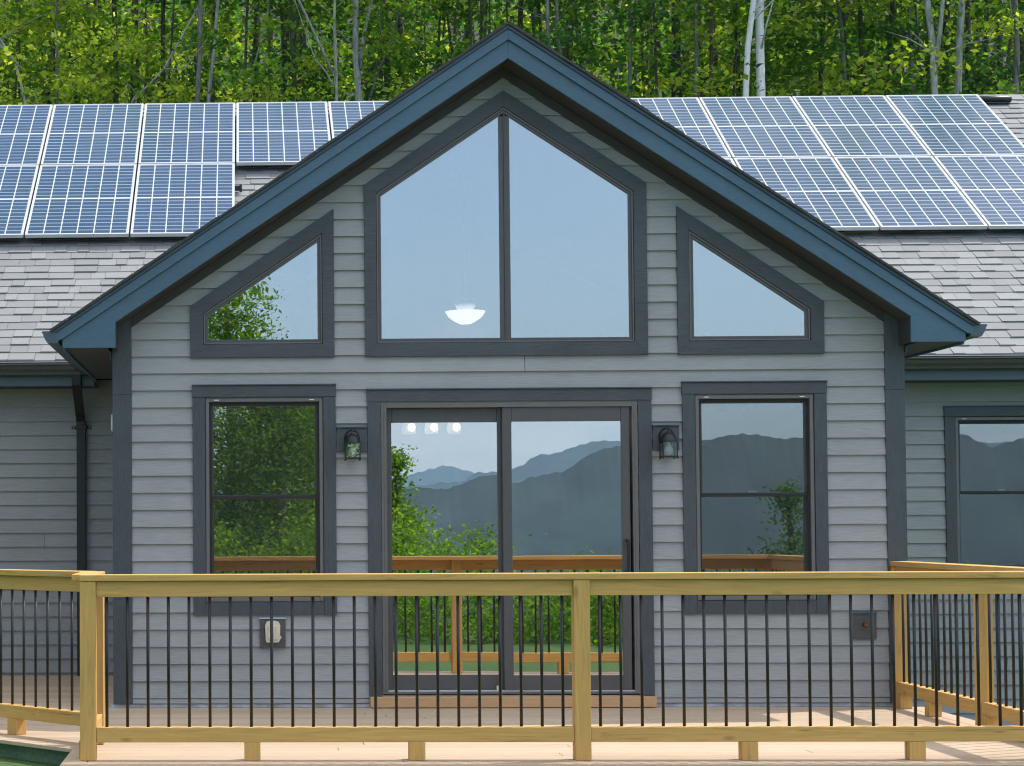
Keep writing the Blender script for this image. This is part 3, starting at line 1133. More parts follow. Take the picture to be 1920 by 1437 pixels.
# columns: left array boundaries and right array boundaries (x of the gap between neighbours)
P0 = None
TOPY = 7.55
nm = {0: 'top', 1: 'lower'}
cells = []
for k in range(-3, 2):
    cells.append(('left', k, -2.018 + PITCHX * k + PITCHX / 2 - 0 * PITCHX, 0))
    if k < 0:
        cells.append(('left', k, -2.018 + PITCHX * k + PITCHX / 2, 1))
for k in range(-1, 3):
    cells.append(('right', k, 3.252 + PITCHX * k + PITCHX / 2, 0))
    cells.append(('right', k, 3.252 + PITCHX * k + PITCHX / 2, 1))
LAB = {
    ('left', -3, 0): None, ('left', -3, 1): None,
    ('left', -2, 0): 'upper row panel second from the left edge, directly above a full lower panel',
    ('left', -1, 0): 'upper row panel beside the step where the lower row ends on the left',
    ('left', 0, 0): 'upper row panel above bare shingles, just right of the step on the left',
    ('left', 1, 0): 'upper row panel mostly hidden by the left slope of the gable',
    ('left', -2, 1): 'lower row panel second from the left edge, above bare shingles',
    ('left', -1, 1): 'lower row panel at the step, its corner cut off by the left rake',
    ('right', -1, 0): 'upper row panel mostly hidden by the right slope of the gable',
    ('right', -1, 1): 'lower row panel of which only a sliver shows over the right rake',
    ('right', 0, 0): 'upper row panel third from the right end, touching the right rake',
    ('right', 0, 1): 'lower row panel half covered by the right rake',
    ('right', 1, 0): 'upper row panel second from the right end of the array',
    ('right', 1, 1): 'lower row panel left of the lower row panel at the right picture edge',
    ('right', 2, 0): 'upper row panel at the right end next to the black roof vent',
    ('right', 2, 1): 'lower row panel at the right edge of the picture',
}
LAB[('left', -3, 0)] = 'upper row panel at the left edge of the picture'
LAB[('left', -3, 1)] = 'lower row panel at the left edge of the picture'
for sidee, k, x, r in cells:
    if P0 is None:
        P0 = make_panel()
        o = P0
    else:
        o = dup(P0)
    yc = TOPY - (PITCHY * r + PH / 2) / MS
    o.location = (x, yc, roof_z(yc) + 0.15)
    o.rotation_euler = (theta, 0, 0)
    tag(o, 'blue solar ' + LAB[(sidee, k, r)].replace('row panel', 'row solar panel', 1).replace('solar upper', 'upper').replace('solar lower', 'lower'), 'solar panel', 'solar panels on the main roof')
    o['label'] = o['label'].replace('blue solar ', 'blue ', 1)

# rails under the panels
for (x0, x1, y, lab) in ((-5.1, -1.972, 5.72, 'black mounting rail end beside the lower solar panels on the left'),):
    rl = empty('mounting_rail', (x1, y, roof_z(y) + 0.05), lab, 'mounting rail')
    MB().box(x0 - x1, 0, -0.02, 0.02, -0.02, 0.03).build('rail', BLACKM, rl, 0.003, loc=(0, 0, 0))
    MB().box(-0.005, 0.022, -0.045, -0.02, -0.04, 0.04).build('end_clamp', BLACKM, rl, 0.002, loc=(0, 0, 0))
    MB().box(0.0225, 0.032, -0.05, -0.03, 0.030, 0.048).build('bolt', ALU, rl, 0.002, loc=(0, 0, 0))
q = ray_at(1862, 184, 7.66)
vt = empty('roof_vent', (q.x, 7.62, roof_z(7.62) + 0.06), 'black rounded vent lying along the ridge beside the last solar panel', 'roof vent')
MB().tube([(-0.24, 0, 0), (-0.235, 0, 0), (0.17, 0, 0), (0.185, 0, 0)], [0.03, 0.042, 0.042, 0.03], 14).build('vent_body', BLACKM, vt, loc=(0, 0, 0))
MB().box(-0.22, 0.16, -0.05, 0.05, -0.05, -0.0425).build('flange', GUTTER, vt, 0.002, loc=(0, 0, 0))

# ------------------------------------------------------------------ deck
poly_l = [(-2.985, -3.33), (-2.985, -2.60), (-7.2, 1.62), (-7.2, WY - 0.02)]


def left_edge(y):
    if y < -2.60:
        return -2.985
    return max(-7.2, -2.985 - (y + 2.60) * 1.0)


dk = MB()
y = -3.255
BW, GAP = 0.136, 0.007
while y < 3.12:
    y1 = min(y + BW, 3.125)
    xl0, xl1 = left_edge(y) + 0.145, left_edge(y1) + 0.145
    xr = 2.875 if y1 < -0.0 else -2.93
    if y < 0 < y1:
        xr = 2.875
        y1 = -0.012
    if xl0 > xl1 and False:
        pass
    cuts = [xl0, random.uniform(-1.5, 1.5), xr] if xr > 0 else [xl0, xr]
    for i, (a, b) in enumerate(zip(cuts, cuts[1:])):
        a0, a1 = (a, xl1) if i == 0 else (a + 0.003, a + 0.003)
        n = len(dk.v)
        dk.v += [(a0, y, -0.024), (b, y, -0.024), (b, y1, -0.024), (a1, y1, -0.024), (a0, y, 0), (b, y, 0), (b, y1, 0), (a1, y1, 0)]
        dk.f += [(n + 4, n + 5, n + 6, n + 7), (n, n + 1, n + 5, n + 4), (n + 1, n + 2, n + 6, n + 5), (n + 2, n + 3, n + 7, n + 6), (n + 3, n, n + 4, n + 7), (n + 3, n + 2, n + 1, n)]
        dk.sm += [False] * 6
    y += BW + GAP
    if y > 0 and y - BW - GAP < 0:
        y = 0.0 + 0.004
deck = dk.build('deck', DECK, None, 0.003, fix=False)
tag(deck, kind='structure')
bd = MB()
bd.box(-2.985, 3.02, -3.40, -3.262, -0.024, 0.0)          # front border board
bd.box(-2.985, -2.846, -3.257, -2.56, -0.024, 0.0)
bd.obox((-2.985, -2.600, -0.024), (-0.7071, 0.7071, 0), (0.7071, 0.7071, 0), (0, 0, 1), 6.0, 0.098, 0.024)
bd.box(2.880, 3.02, -3.257, -0.01, -0.024, 0.0)
bd.build('deck_border', DECK, deck, 0.003)
rim = MB()
rim.box(-2.96, 3.0, -3.385, -3.345, -0.30, -0.0245)
rim.box(2.96, 3.0, -3.344, -0.02, -0.30, -0.0245)
rim.build('rim_board', WOOD[0], deck, 0.003)
MB().obox((-2.93, -2.565, -0.36), (-0.7071, 0.7071, 0), (0.7071, 0.7071, 0), (0, 0, 1), 5.9, 0.03, 0.335).build('lawn_stand_in_board', painted('green lawn stand-in', (0.11, 0.175, 0.09), (6, 6, 12), 0.7, 0.3), deck)  # added green board standing in for the lawn under the deck edge

# ------------------------------------------------------------------ railings
CAPZ, RAILT, RAILB, B0, B1 = 1.065, 1.027, 0.937, 0.105, 0.190


def railing(label, origin, ang, length, posts, spans, cap, nblock):
    """runs along local +x from origin; local +y points to the house side; spans are clear runs of rail between posts"""
    e = empty('deck_railing', origin, label, 'railing', 'timber railings of the deck')
    e.rotation_euler = (0, 0, ang)
    PWD = 0.092
    for p in posts:
        MB().box(p - PWD / 2, p + PWD / 2, 0, PWD, 0.001, RAILT).build('post', WOOD[2], e, 0.004, loc=(0, 0, 0))
    MB().box(cap[0], cap[1], -0.006, 0.134, RAILT + 0.001, CAPZ).build('cap_rail', WOOD[0], e, 0.004, loc=(0, 0, 0))
    for x0, x1 in spans:
        x0, x1 = x0 + 0.001, x1 - 0.001
        MB().box(x0, x1, 0.020, 0.058, RAILB, RAILT - 0.0005).build('top_rail', WOOD[0], e, 0.003, loc=(0, 0, 0))
        MB().box(x0, x1, 0.008, 0.078, B0, B1).build('bottom_rail', WOOD[0], e, 0.004, loc=(0, 0, 0))
        L = x1 - x0
        n = max(2, round(L / 0.1195))
        st = L / n
        for i in range(n):
            x = x0 + st * (i + 0.5)
            MB().tube([(x, 0.044, B1 - 0.01), (x, 0.044, RAILB + 0.01)], 0.0092, 10).build('baluster', BLACKM, e, loc=(0, 0, 0))
        for q in nblock:
            x = x0 - PWD / 2 + (L + PWD) * q
            x = max(x, x0 + 0.046)
            MB().box(x - 0.046, x + 0.046, 0.004, 0.09, 0.001, B0 - 0.0005).build('foot_block', WOOD[2], e, 0.003, loc=(0, 0, 0))
    return e


HP = 0.046
BAY = 2.822
railing('long front railing of treated pine with black balusters along the front deck edge', (-2.840, -3.205, 0), 0.0, 5.69,
        [0.0, BAY, 2 * BAY], [(HP, BAY - HP), (BAY + HP, 2 * BAY - HP)], (-HP - 0.002, 2 * BAY + HP), (1 / 3, 2 / 3))
railing('short railing return going back from the front left corner post', (-2.811, -3.108, 0), R(90), 0.8,
        [0.76], [(0.0, 0.76 - HP)], (0.036, 0.80), (0.08,))
railing('angled railing leading away at the left edge of the picture', (-2.92 - 5.2 * 0.7071, -2.35 + 5.2 * 0.7071, 0), R(-45), 5.2,
        [0.0, 2.6], [(HP, 2.6 - HP), (2.6 + HP, 5.19)], (-HP, 5.15), (0.36, 0.70))
railing('side railing running from the house corner along the right deck edge', (2.790, -0.045, 0), R(-90), 3.2,
        [0.0, 1.60], [(HP, 1.6 - HP), (1.6 + HP, 3.13)], (-0.02, 3.14), (0.0, 0.42))

# ------------------------------------------------------------------ ground
def smooth(a, b, x):
    t = np.clip((x - a) / (b - a), 0, 1)
    return t * t * (3 - 2 * t)


def ground_z(x, y):
    x, y = np.asarray(x, float), np.asarray(y, float)
    z = -0.62 + 0.50 * smooth(-1.5, -2.9, x) * smooth(-6, -3.2, y) * smooth(14, 8, y)
    z = z + 0.46 * np.maximum(0, y - 13.2) * smooth(12.5, 17, y)
    z = z - 0.55 * np.maximum(0, -25 - y) * (y > -400) - 206 * (y <= -400)
    z = z + 0.12 * np.sin(x * 0.35 + 1) * np.sin(y * 0.31) * smooth(6, 12, np.abs(y))
    return z


def grid(name, xs, ys, zf, mat, kind=None, parent=None):
    X, Y = np.meshgrid(xs, ys)
    Z = zf(X, Y)
    V = np.stack([X, Y, Z], -1).reshape(-1, 3)
    nx, ny = len(xs), len(ys)
    idx = np.arange(nx * ny).reshape(ny, nx)
    Q = np.stack([idx[:-1, :-1], idx[:-1, 1:], idx[1:, 1:], idx[1:, :-1]], -1).reshape(-1, 4)
    me = bpy.data.meshes.new(name)
    me.from_pydata(V.tolist(), [], Q.tolist())
    me.polygons.foreach_set('use_smooth', [True] * len(me.polygons))
    me.materials.append(mat)
    o = bpy.data.objects.new(name, me)
    COL.objects.link(o)
    return tag(o, kind=kind)


def ground_mat():
    m, nt, b = new_mat('lawn and forest floor')
    n = N(nt)
    a = n.noise(n.coord('Object'), 0.6, 5, 0.6)
    f = n.noise(n.coord('Object'), 45, 3, 0.7)
    grass = n.ramp(n.m('ADD', n.m('MULTIPLY', a, 0.5), n.m('MULTIPLY', f, 0.5)), [(0.3, (0.035, 0.075, 0.018)), (0.55, (0.06, 0.13, 0.026)), (0.75, (0.13, 0.17, 0.05))])
    litter = n.ramp(f, [(0.3, (0.008, 0.010, 0.005)), (0.7, (0.03, 0.028, 0.014))])
    sep = n.node('ShaderNodeSeparateXYZ')
    n.link(n.node('ShaderNodeTexCoord').outputs['Object'], sep.inputs[0])
    k = n.m('MULTIPLY', n.m('SUBTRACT', sep.outputs[1], 13.0), 0.5)
    cl = n.node('ShaderNodeClamp')
    n.link(k, cl.inputs[0])
    n.link(n.mix(cl.outputs[0], grass, litter), b.inputs['Base Color'])
    b.inputs['Roughness'].default_value = 0.9
    n.bump(f, 0.6, 0.03, b)
    return m


xs = np.concatenate([np.linspace(-6000, -300, 12), np.linspace(-200, -40, 12), np.linspace(-36, 40, 77), np.linspace(50, 200, 12), np.linspace(300, 6000, 12)])
ys = np.concatenate([np.linspace(-9000, -700, 10), np.linspace(-402, -60, 24), np.linspace(-56, 70, 127), np.linspace(76, 300, 16), np.linspace(400, 3000, 6)])


def gz(X, Y):
    z = ground_z(X, np.maximum(Y, -402))
    return np.where(Y > 120, ground_z(X, np.full_like(Y, 120.0)), z)


grid('ground', xs, ys, gz, ground_mat(), 'structure')

# ---- mountains across the valley (seen mirrored in the glass)
MOUNT = plain('forested mountainside', (0.020, 0.038, 0.034), 0.95, 0, 0.45, 0.02)
RIDGES = [
    (1900, [(-900, 985), (-200, 960), (300, 940), (600, 930), (720, 924), (790, 917), (840, 918), (875, 904), (897, 895), (938, 890), (964, 911), (990, 897), (1010, 896), (1060, 887), (1085, 867), (1098, 857), (1163, 838), (1240, 832), (1314, 829), (1380, 819), (1430, 826), (1470, 831), (1504, 823), (1600, 798), (1700, 800), (1780, 815), (1850, 850), (1920, 825), (2000, 800), (2200, 780), (3200, 760)]),
    (5200, [(-1200, 930), (0, 935), (600, 922), (790, 913), (818, 906), (845, 908), (870, 902), (882, 890), (938, 885), (964, 880), (985, 870), (992, 862), (1060, 848), (1112, 831), (1163, 829), (1260, 836), (1400, 850), (1800, 840), (2400, 830), (3200, 820)]),
    (8800, [(-1500, 915), (0, 925), (500, 900), (700, 905), (780, 890), (830, 878), (880, 885), (940, 900), (1100, 880), (1600, 870), (2400, 860), (3200, 850)]),
]
for dist, prof in RIDGES:
    d = dist + DIST
    px = np.array([p[0] for p in prof], float)
    pv = np.array([p[1] for p in prof], float)
    us = np.concatenate([np.linspace(px[0], 690, 60), np.linspace(700, 2100, 300), np.linspace(2120, px[-1], 40)])
    vs = np.interp(us, px, pv)
    vs = np.convolve(np.pad(vs, 1, 'edge'), np.ones(3) / 3, 'valid')
    vs += 0.9 * np.sin(us * 0.11) + 1.0 * np.sin(us * 0.27 + 1) + RNG.normal(0, 0.5, len(us))
    xr = CAMX + (us - 461) / F * d
    zr = CAMZ + (989 - vs) / F * d
    rows = []
    base = -210.0
    for fz, off in ((0.0, 0.62), (0.25, 0.46), (0.5, 0.31), (0.75, 0.15), (1.0, 0.0), (0.5, -0.3), (0.0, -0.6)):
        zz_ = zr if fz == 1.0 else np.convolve(np.pad(zr, 20, 'edge'), np.ones(41) / 41, 'valid')
        hh = base + (zz_ - base) * fz
        rows.append(np.stack([xr, -dist + off * (zz_ - base) * 1.6, hh], -1))
    V = np.concatenate(rows)
    n = len(us)
    Q = [(r * n + i, r * n + i + 1, (r + 1) * n + i + 1, (r + 1) * n + i) for r in range(len(rows) - 1) for i in range(n - 1)]
    me = bpy.data.meshes.new('mountain_ridge')
    me.from_pydata(V.tolist(), [], Q)
    me.polygons.foreach_set('use_smooth', [True] * len(me.polygons))
    me.materials.append(MOUNT)
    o = bpy.data.objects.new('mountain_ridge', me)
    COL.objects.link(o)
    tag(o, kind='structure')


# ------------------------------------------------------------------ trees
def leaf_quads(centres, size, up_bias=0.6, rng=RNG, aspect=0.75):
    """one bent-free leaf quad (diamond) at each centre"""
    n = len(centres)
    nrm = rng.normal(0, 1, (n, 3))
    nrm[:, 2] = np.abs(nrm[:, 2]) + up_bias
    nrm /= np.linalg.norm(nrm, axis=1, keepdims=True)
    a = np.cross(nrm, rng.normal(0, 1, (n, 3)))
    a /= np.linalg.norm(a, axis=1, keepdims=True)
    b = np.cross(nrm, a)
    s = (size * rng.uniform(0.6, 1.35, n))[:, None]
    w = s * aspect
    return np.stack([centres - a * s * 0.5, centres + b * w * 0.42 + a * s * 0.06, centres + a * s * 0.5, centres - b * w * 0.42 + a * s * 0.06], 1)


def sprays(n, cx, cy, r_in, r_out, z0, z1, leaves, srad, rng, flat=0.32):
    """layered leaf sprays set round an axis"""
    out = []
    for _ in range(n):
        w = rng.uniform(0, 2 * math.pi)
        rr = r_in + (r_out - r_in) * math.sqrt(rng.uniform())
        c = np.array([cx + rr * math.cos(w), cy + rr * math.sin(w), rng.uniform(z0, z1)])
        k = rng.integers(int(leaves * 0.9), int(leaves * 2.0))
        p = rng.normal(0, 1, (k, 3)) * np.array([srad, srad, srad * flat]) * rng.uniform(0.6, 1.3)
        p[:, 2] -= 0.25 * np.hypot(p[:, 0], p[:, 1])
        out.append(c + p)
    return np.concatenate(out)


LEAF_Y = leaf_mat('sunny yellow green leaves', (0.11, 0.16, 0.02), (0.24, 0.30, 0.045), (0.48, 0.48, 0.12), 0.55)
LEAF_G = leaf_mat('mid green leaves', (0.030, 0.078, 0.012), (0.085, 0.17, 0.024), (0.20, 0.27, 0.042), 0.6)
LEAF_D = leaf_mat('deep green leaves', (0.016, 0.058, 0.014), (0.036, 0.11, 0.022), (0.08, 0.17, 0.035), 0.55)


def bark_mat(name, a, b_, marks=False):
    m, nt, b = new_mat(name)
    n = N(nt)
    g = n.noise(n.coord('Object', (14, 14, 3)), 1.6, 5, 0.65, 0.5)
    c = n.ramp(g, [(0.35, a), (0.65, b_)])
    if marks:
        h = n.noise(n.coord('Object', (5, 5, 16)), 1.0, 4, 0.6, 0.8)
        c = n.mix(n.ramp(h, [(0.61, (0, 0, 0)), (0.66, (1, 1, 1))]), c, (0.03, 0.03, 0.03))
    n.link(c, b.inputs['Base Color'])
    b.inputs['Roughness'].default_value = 0.85
    n.bump(g, 0.6, 0.02, b)
    return m


BARK = {
    'dark': bark_mat('dark bark', (0.035, 0.03, 0.025), (0.085, 0.075, 0.06)),
    'grey': bark_mat('grey bark', (0.10, 0.097, 0.088), (0.23, 0.22, 0.20)),
    'pale': bark_mat('pale grey bark', (0.19, 0.19, 0.18), (0.45, 0.44, 0.42)),
    'birch': bark_mat('white birch bark', (0.55, 0.55, 0.54), (0.78, 0.78, 0.76), True),
}
CROWN_CACHE = {}


def crown_mesh(kind, mat):
    """leaf cloud about the origin: z is height above the sight line at the roof ridge"""
    key = (kind, mat.name)
    if key not in CROWN_CACHE:
        rng = np.random.default_rng(hash(kind) % 1000 + len(CROWN_CACHE))
        low = sprays(13, 0, 0.7, 0.3, 2.1, -1.2, 3.2, 85, 0.42, rng, 0.26)
        top = sprays(12, 0, 0.3, 0.0, 2.6, 3.0, 9.0, 26, 0.62, rng, 0.5)
        V = np.concatenate([leaf_quads(low, 0.115, 0.5, rng), leaf_quads(top, 0.30, 0.5, rng)])
        o = quads('crown', V, mat)
        CROWN_CACHE[key] = o.data
        bpy.data.objects.remove(o)
    return CROWN_CACHE[key]


GROUPW = 'trees of the wood behind the house'
BR = {'n': 0}


def wood_tree(stems, y, bark, label, leaf, crown_kind='a', cdx=0.0, thin=False):
    """stems: list of ((u0, v0), (u1, v1), pixel width); first is the main trunk"""
    (a, b, wpx) = stems[0]
    p0, p1 = ray_at(*a, y), ray_at(*b, y)
    t = (p1 - p0) / (p1.z - p0.z)
    gzv = float(ground_z(p0.x, y))
    foot = p0 + t * (gzv - 0.1 - p0.z) * 1.0
    foot.x = p0.x + (foot.x - p0.x) * 0.35
    e = empty('tree', (foot.x, y, gzv), label, 'tree', GROUPW)
    off = Vector((foot.x, y, gzv))
    mb = MB()
    rad = wpx / F * (y + DIST) / 2
    top = p1 + Vector((t.x * 0.6, 0, 1)) * 6.5
    midp = (p0 + p1) / 2 + Vector((random.uniform(-0.03, 0.03), 0, 0))
    foot2 = Vector((foot.x, y, gzv - 0.1))
    mb.tube([foot2 - off, (foot2 + (p0 - foot2) * 0.5) - off, p0 - off, midp - off, p1 - off, (p1 + top) / 2 + Vector((random.uniform(-.15, .15), 0, 0)) - off, top - off],
            [rad * 1.35, rad * 1.15, rad * 1.05, rad, rad * 0.96, rad * 0.7, rad * 0.25], 10)
    for (c, d, w2) in stems[1:]:
        q0, q1 = ray_at(*c, y - 0.02), ray_at(*d, y + random.uniform(-0.3, 0.1))
        q2 = q1 + (q1 - q0) * 1.3 + Vector((0, 0, 0.6))
        r2 = w2 / F * (y + DIST) / 2
        mb.tube([q0 - off, (q0 + q1) / 2 + Vector((random.uniform(-.04, .04), 0, 0)) - off, q1 - off, q2 - off], [r2 * 1.1, r2, r2 * 0.9, r2 * 0.3], 8)
    # dead side twigs
    for _ in range(5):
        k = random.uniform(0.1, 1.6)
        q = p0 + (p1 - p0) * k
        w = random.uniform(0, 6.28)
        ln = random.uniform(0.4, 1.3)
        d = Vector((math.cos(w), 0.6 * math.sin(w), random.uniform(0.2, 0.9))) * ln
        mb.tube([q - off, q + d * 0.5 - off + Vector((0, 0, 0.05)), q + d - off], [rad * 0.3, rad * 0.2, rad * 0.08], 6)
    mb.build('trunk', BARK[bark], e, loc=(0, 0, 0), fix=False)
    if leaf is not None:
        cr = bpy.data.objects.new('crown', crown_mesh(crown_kind, leaf))
        COL.objects.link(cr)
        cr.parent = e
        cr.location = (p0.x - off.x + cdx, 0.3, p0.z - gzv)
        cr.rotation_euler = (0, 0, random.uniform(0, 6.28))
        sc = random.uniform(0.85, 1.15)
        cr.scale = (sc, sc, sc)
    return e


Yl, Gr, Dk = LEAF_Y, LEAF_G, LEAF_D
TREES = [
    ([((107, 180), (107, 40), 5)], 17.0, 'grey', 'thin grey trunk in yellow leaves at the far left of the wood', Yl, 'a'),
    ([((30, 120), (-10, 60), 5), ((40, 130), (0, 85), 4)], 16.0, 'pale', 'tree with pale bare branches slanting in at the left picture edge', Yl, 'b'),
    ([((140, 150), (128, 60), 7)], 19.5, 'dark', 'black leaning trunk above the second upper panel from the left', Yl, 'c'),
    ([((193, 188), (186, 40), 6)], 21.0, 'dark', 'dark slim trunk leaning left above the second upper panel', Gr, 'a'),
    ([((217, 190), (214, 10), 10)], 18.0, 'dark', 'thick dark trunk left of the arching pale branch', Gr, 'b'),
    ([((250, 186), (308, 128), 4), ((306, 129), (345, 131), 3)], 16.5, 'pale', 'bent sapling with a pale arching stem above the third panel column', None, 'a'),
    ([((308, 190), (306, 0), 8)], 19.0, 'dark', 'dark trunk behind the arching pale sapling', Gr, 'c'),
    ([((370, 190), (376, 0), 9)], 16.2, 'grey', 'straight grey trunk, left one of a pair above the step in the panels', Gr, 'b'),
    ([((391, 188), (409, 0), 7)], 17.0, 'pale', 'pale trunk leaning right, right one of a pair above the step in the panels', Gr, 'c'),
    ([((470, 150), (502, 20), 3)], 18.0, 'pale', 'whip thin pale stem leaning right between panels and gable', Dk, 'a'),
    ([((533, 190), (530, 0), 6)], 18.5, 'dark', 'slim dark trunk, left one of two close together left of the gable', Dk, 'b'),
    ([((553, 190), (546, 60), 7), ((549, 110), (560, 40), 4)], 17.2, 'dark', 'dark forked trunk, right one of two close together left of the gable', Dk, 'c'),
    ([((631, 190), (627, 40), 6), ((625, 140), (560, 0), 5), ((627, 165), (590, 110), 3)], 16.0, 'pale', 'pale trunk with a long limb slanting up to the left', Gr, 'a'),
    ([((673, 188), (667, 10), 12), ((676, 130), (697, 0), 7), ((668, 20), (655, -10), 5)], 16.4, 'pale', 'stout pale trunk that splits into several stems left of the gable', Yl, 'b'),
    ([((692, 188), (740, 60), 4), ((700, 150), (712, 60), 3)], 16.8, 'grey', 'thin grey stem leaning right at the foot of the left gable slope', None, 'a'),
    ([((712, 188), (716, 40), 7)], 18.0, 'dark', 'dark upright trunk just above the left gable slope', Dk, 'c'),
    ([((752, 175), (748, 60), 8)], 20.0, 'dark', 'dark trunk in deep shade halfway up the left gable slope', Dk, 'a'),
    ([((1029, 95), (1026, 0), 7)], 16.0, 'grey', 'bluish grey trunk right of the gable peak, left one of a pair', Dk, 'b'),
    ([((1051, 105), (1044, 0), 6)], 16.3, 'grey', 'slightly crooked grey trunk right of the gable peak, right one of a pair', Gr, 'c'),
    ([((1181, 110), (1180, 0), 7), ((1182, 45), (1190, 15), 4)], 17.0, 'grey', 'grey trunk forking high over the right gable slope', Dk, 'a'),
    ([((1269, 185), (1268, 140), 19)], 19.0, 'dark', 'broad dark stump-like trunk low behind the right roof ridge', Gr, 'b'),
    ([((1304, 180), (1303, 0), 8)], 17.0, 'grey', 'straight grey trunk left of the white birches', Gr, 'c'),
    ([((1376, 180), (1380, 100), 5)], 17.8, 'dark', 'slim dark stem close to the left side of the white birches', Yl, 'a'),
    ([((1398, 182), (1413, 0), 11)], 15.6, 'birch', 'white birch leaning right, left one of the birch pair', Gr, 'b'),
    ([((1427, 182), (1424, 0), 16)], 15.8, 'birch', 'thicker upright white birch, right one of the birch pair', Gr, 'c'),
    ([((1582, 120), (1570, 0), 8)], 17.5, 'grey', 'grey blue trunk cut off by leaves right of the birches', Dk, 'a'),
    ([((1623, 175), (1612, 0), 9)], 18.0, 'dark', 'dark trunk with a pale top between birches and forked tree', Gr, 'b'),
    ([((1665, 120), (1673, 10), 9)], 19.0, 'dark', 'dark leaning trunk behind the thicket right of centre', Dk, 'c'),
    ([((1709, 130), (1706, 60), 7), ((1706, 110), (1688, 60), 4)], 18.0, 'grey', 'short grey trunk with a thin dead side branch', Dk, 'a'),
    ([((1752, 160), (1738, 0), 12), ((1755, 120), (1768, 0), 8)], 15.8, 'pale', 'pale blotchy trunk forking low above the last panels', Yl, 'b'),
    ([((1774, 165), (1776, 20), 12)], 18.4, 'dark', 'dark trunk between the pale forked tree and the pale single trunk', Dk, 'c'),
    ([((1796, 182), (1804, 0), 13)], 16.0, 'pale', 'thick pale single trunk right of the forked tree', Gr, 'a'),
    ([((1813, 182), (1815, 20), 10)], 17.6, 'dark', 'dark trunk touching the right side of the thick pale trunk', Dk, 'b'),
    ([((1846, 120), (1850, 10), 9)], 18.6, 'dark', 'dark trunk above the roof vent', Gr, 'c'),
    ([((1905, 182), (1903, 0), 10), ((1912, 160), (1896, 30), 4)], 16.0, 'grey', 'grey trunk at the right picture edge', Gr, 'a'),
]
for st, y, bark, lab, leaf, ck in TREES:
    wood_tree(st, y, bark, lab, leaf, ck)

# ---- deep wood: leaf masses and far stems that nobody could count
rng = np.random.default_rng(11)


def wood_mass(name, label, mat, n, xr, yr, zr, size, leaves, srad, density=None):
    cs = []
    tries = 0
    while len(cs) < n and tries < n * 20:
        tries += 1
        x, y = rng.uniform(*xr), rng.uniform(*yr)
        hs = 1.335 + 0.195 * (y + DIST)       # height of the sight line over the roof ridge
        zz = hs + rng.uniform(*zr)
        if zz < ground_z(x, y) + 0.1:
            continue
        if density and rng.uniform() > density(x, y, zz - hs):
            continue
        cs.append((x, y, zz))
    out = []
    for c in cs:
        k = rng.integers(int(leaves * 0.6), int(leaves * 1.4))
        p = rng.normal(0, 1, (k, 3)) * np.array([srad, srad, srad * 0.38]) * rng.uniform(0.6, 1.5)
        p[:, 2] -= 0.22 * np.hypot(p[:, 0], p[:, 1])
        out.append(np.array(c) + p)
    return quads(name, leaf_quads(np.concatenate(out), size, 0.5, rng), mat)


m1 = wood_mass('woodland_foliage', None, LEAF_G, 520, (-13, 17), (17, 34), (-1.5, 3.4), 0.13, 130, 0.42)
tag(m1, kind='stuff')
m2 = wood_mass('woodland_foliage', None, LEAF_D, 560, (-16, 24), (21, 46), (-3, 4.0), 0.17, 100, 0.6)
tag(m2, kind='stuff')
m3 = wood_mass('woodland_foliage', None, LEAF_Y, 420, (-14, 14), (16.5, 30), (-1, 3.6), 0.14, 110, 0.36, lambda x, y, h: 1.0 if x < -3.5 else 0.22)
tag(m3, kind='stuff')
m4 = wood_mass('understorey_foliage', None, LEAF_G, 330, (-9, 12), (14.6, 17.5), (-1.6, 0.75), 0.085, 120, 0.34, lambda x, y, h: 0.35 if x < -2 else 1.0)
tag(m4, kind='stuff')
m5 = wood_mass('understorey_foliage', None, LEAF_Y, 110, (-10, -4), (14.3, 17), (-1.2, 2.4), 0.10, 110, 0.36, lambda x, y, h: 1.0 if h < 0.8 + (-5.5 - x) * 0.8 else 0.1)
tag(m5, kind='stuff')
m6 = wood_mass('added_shade_canopy', None, LEAF_D, 210, (-11, 40), (17, 44), (5.0, 9.5), 0.34, 150, 1.25, lambda x, y, h: 0.35 if x < -4 else 1.0)  # unseen leaves added overhead to throw patchy shade on the wood below
tag(m6, kind='stuff')
fs = MB()
for kk in range(330):
    x, y = rng.uniform(-14, 22), (rng.uniform(20, 44) if kk < 170 else rng.uniform(17, 26))
    g0 = float(ground_z(x, y))
    r = rng.uniform(0.025, 0.10) if kk < 170 else rng.uniform(0.015, 0.045)
    lx = rng.normal(0, 0.5)
    fs.tube([(x, y, g0 - 0.1), (x + lx * 0.4, y, g0 + 5), (x + lx, y, g0 + 11)], [r * 1.2, r, r * 0.6], 7)
tag(fs.build('woodland_stems', BARK['dark'], fix=False), kind='stuff')

# ---- garden side behind the camera (mirrored in the glass)
def mirror_at(u, v, dist):
    d = dist + DIST
    return Vector((CAMX + (u - 461) / F * d, -dist, CAMZ + (989 - v) / F * d))


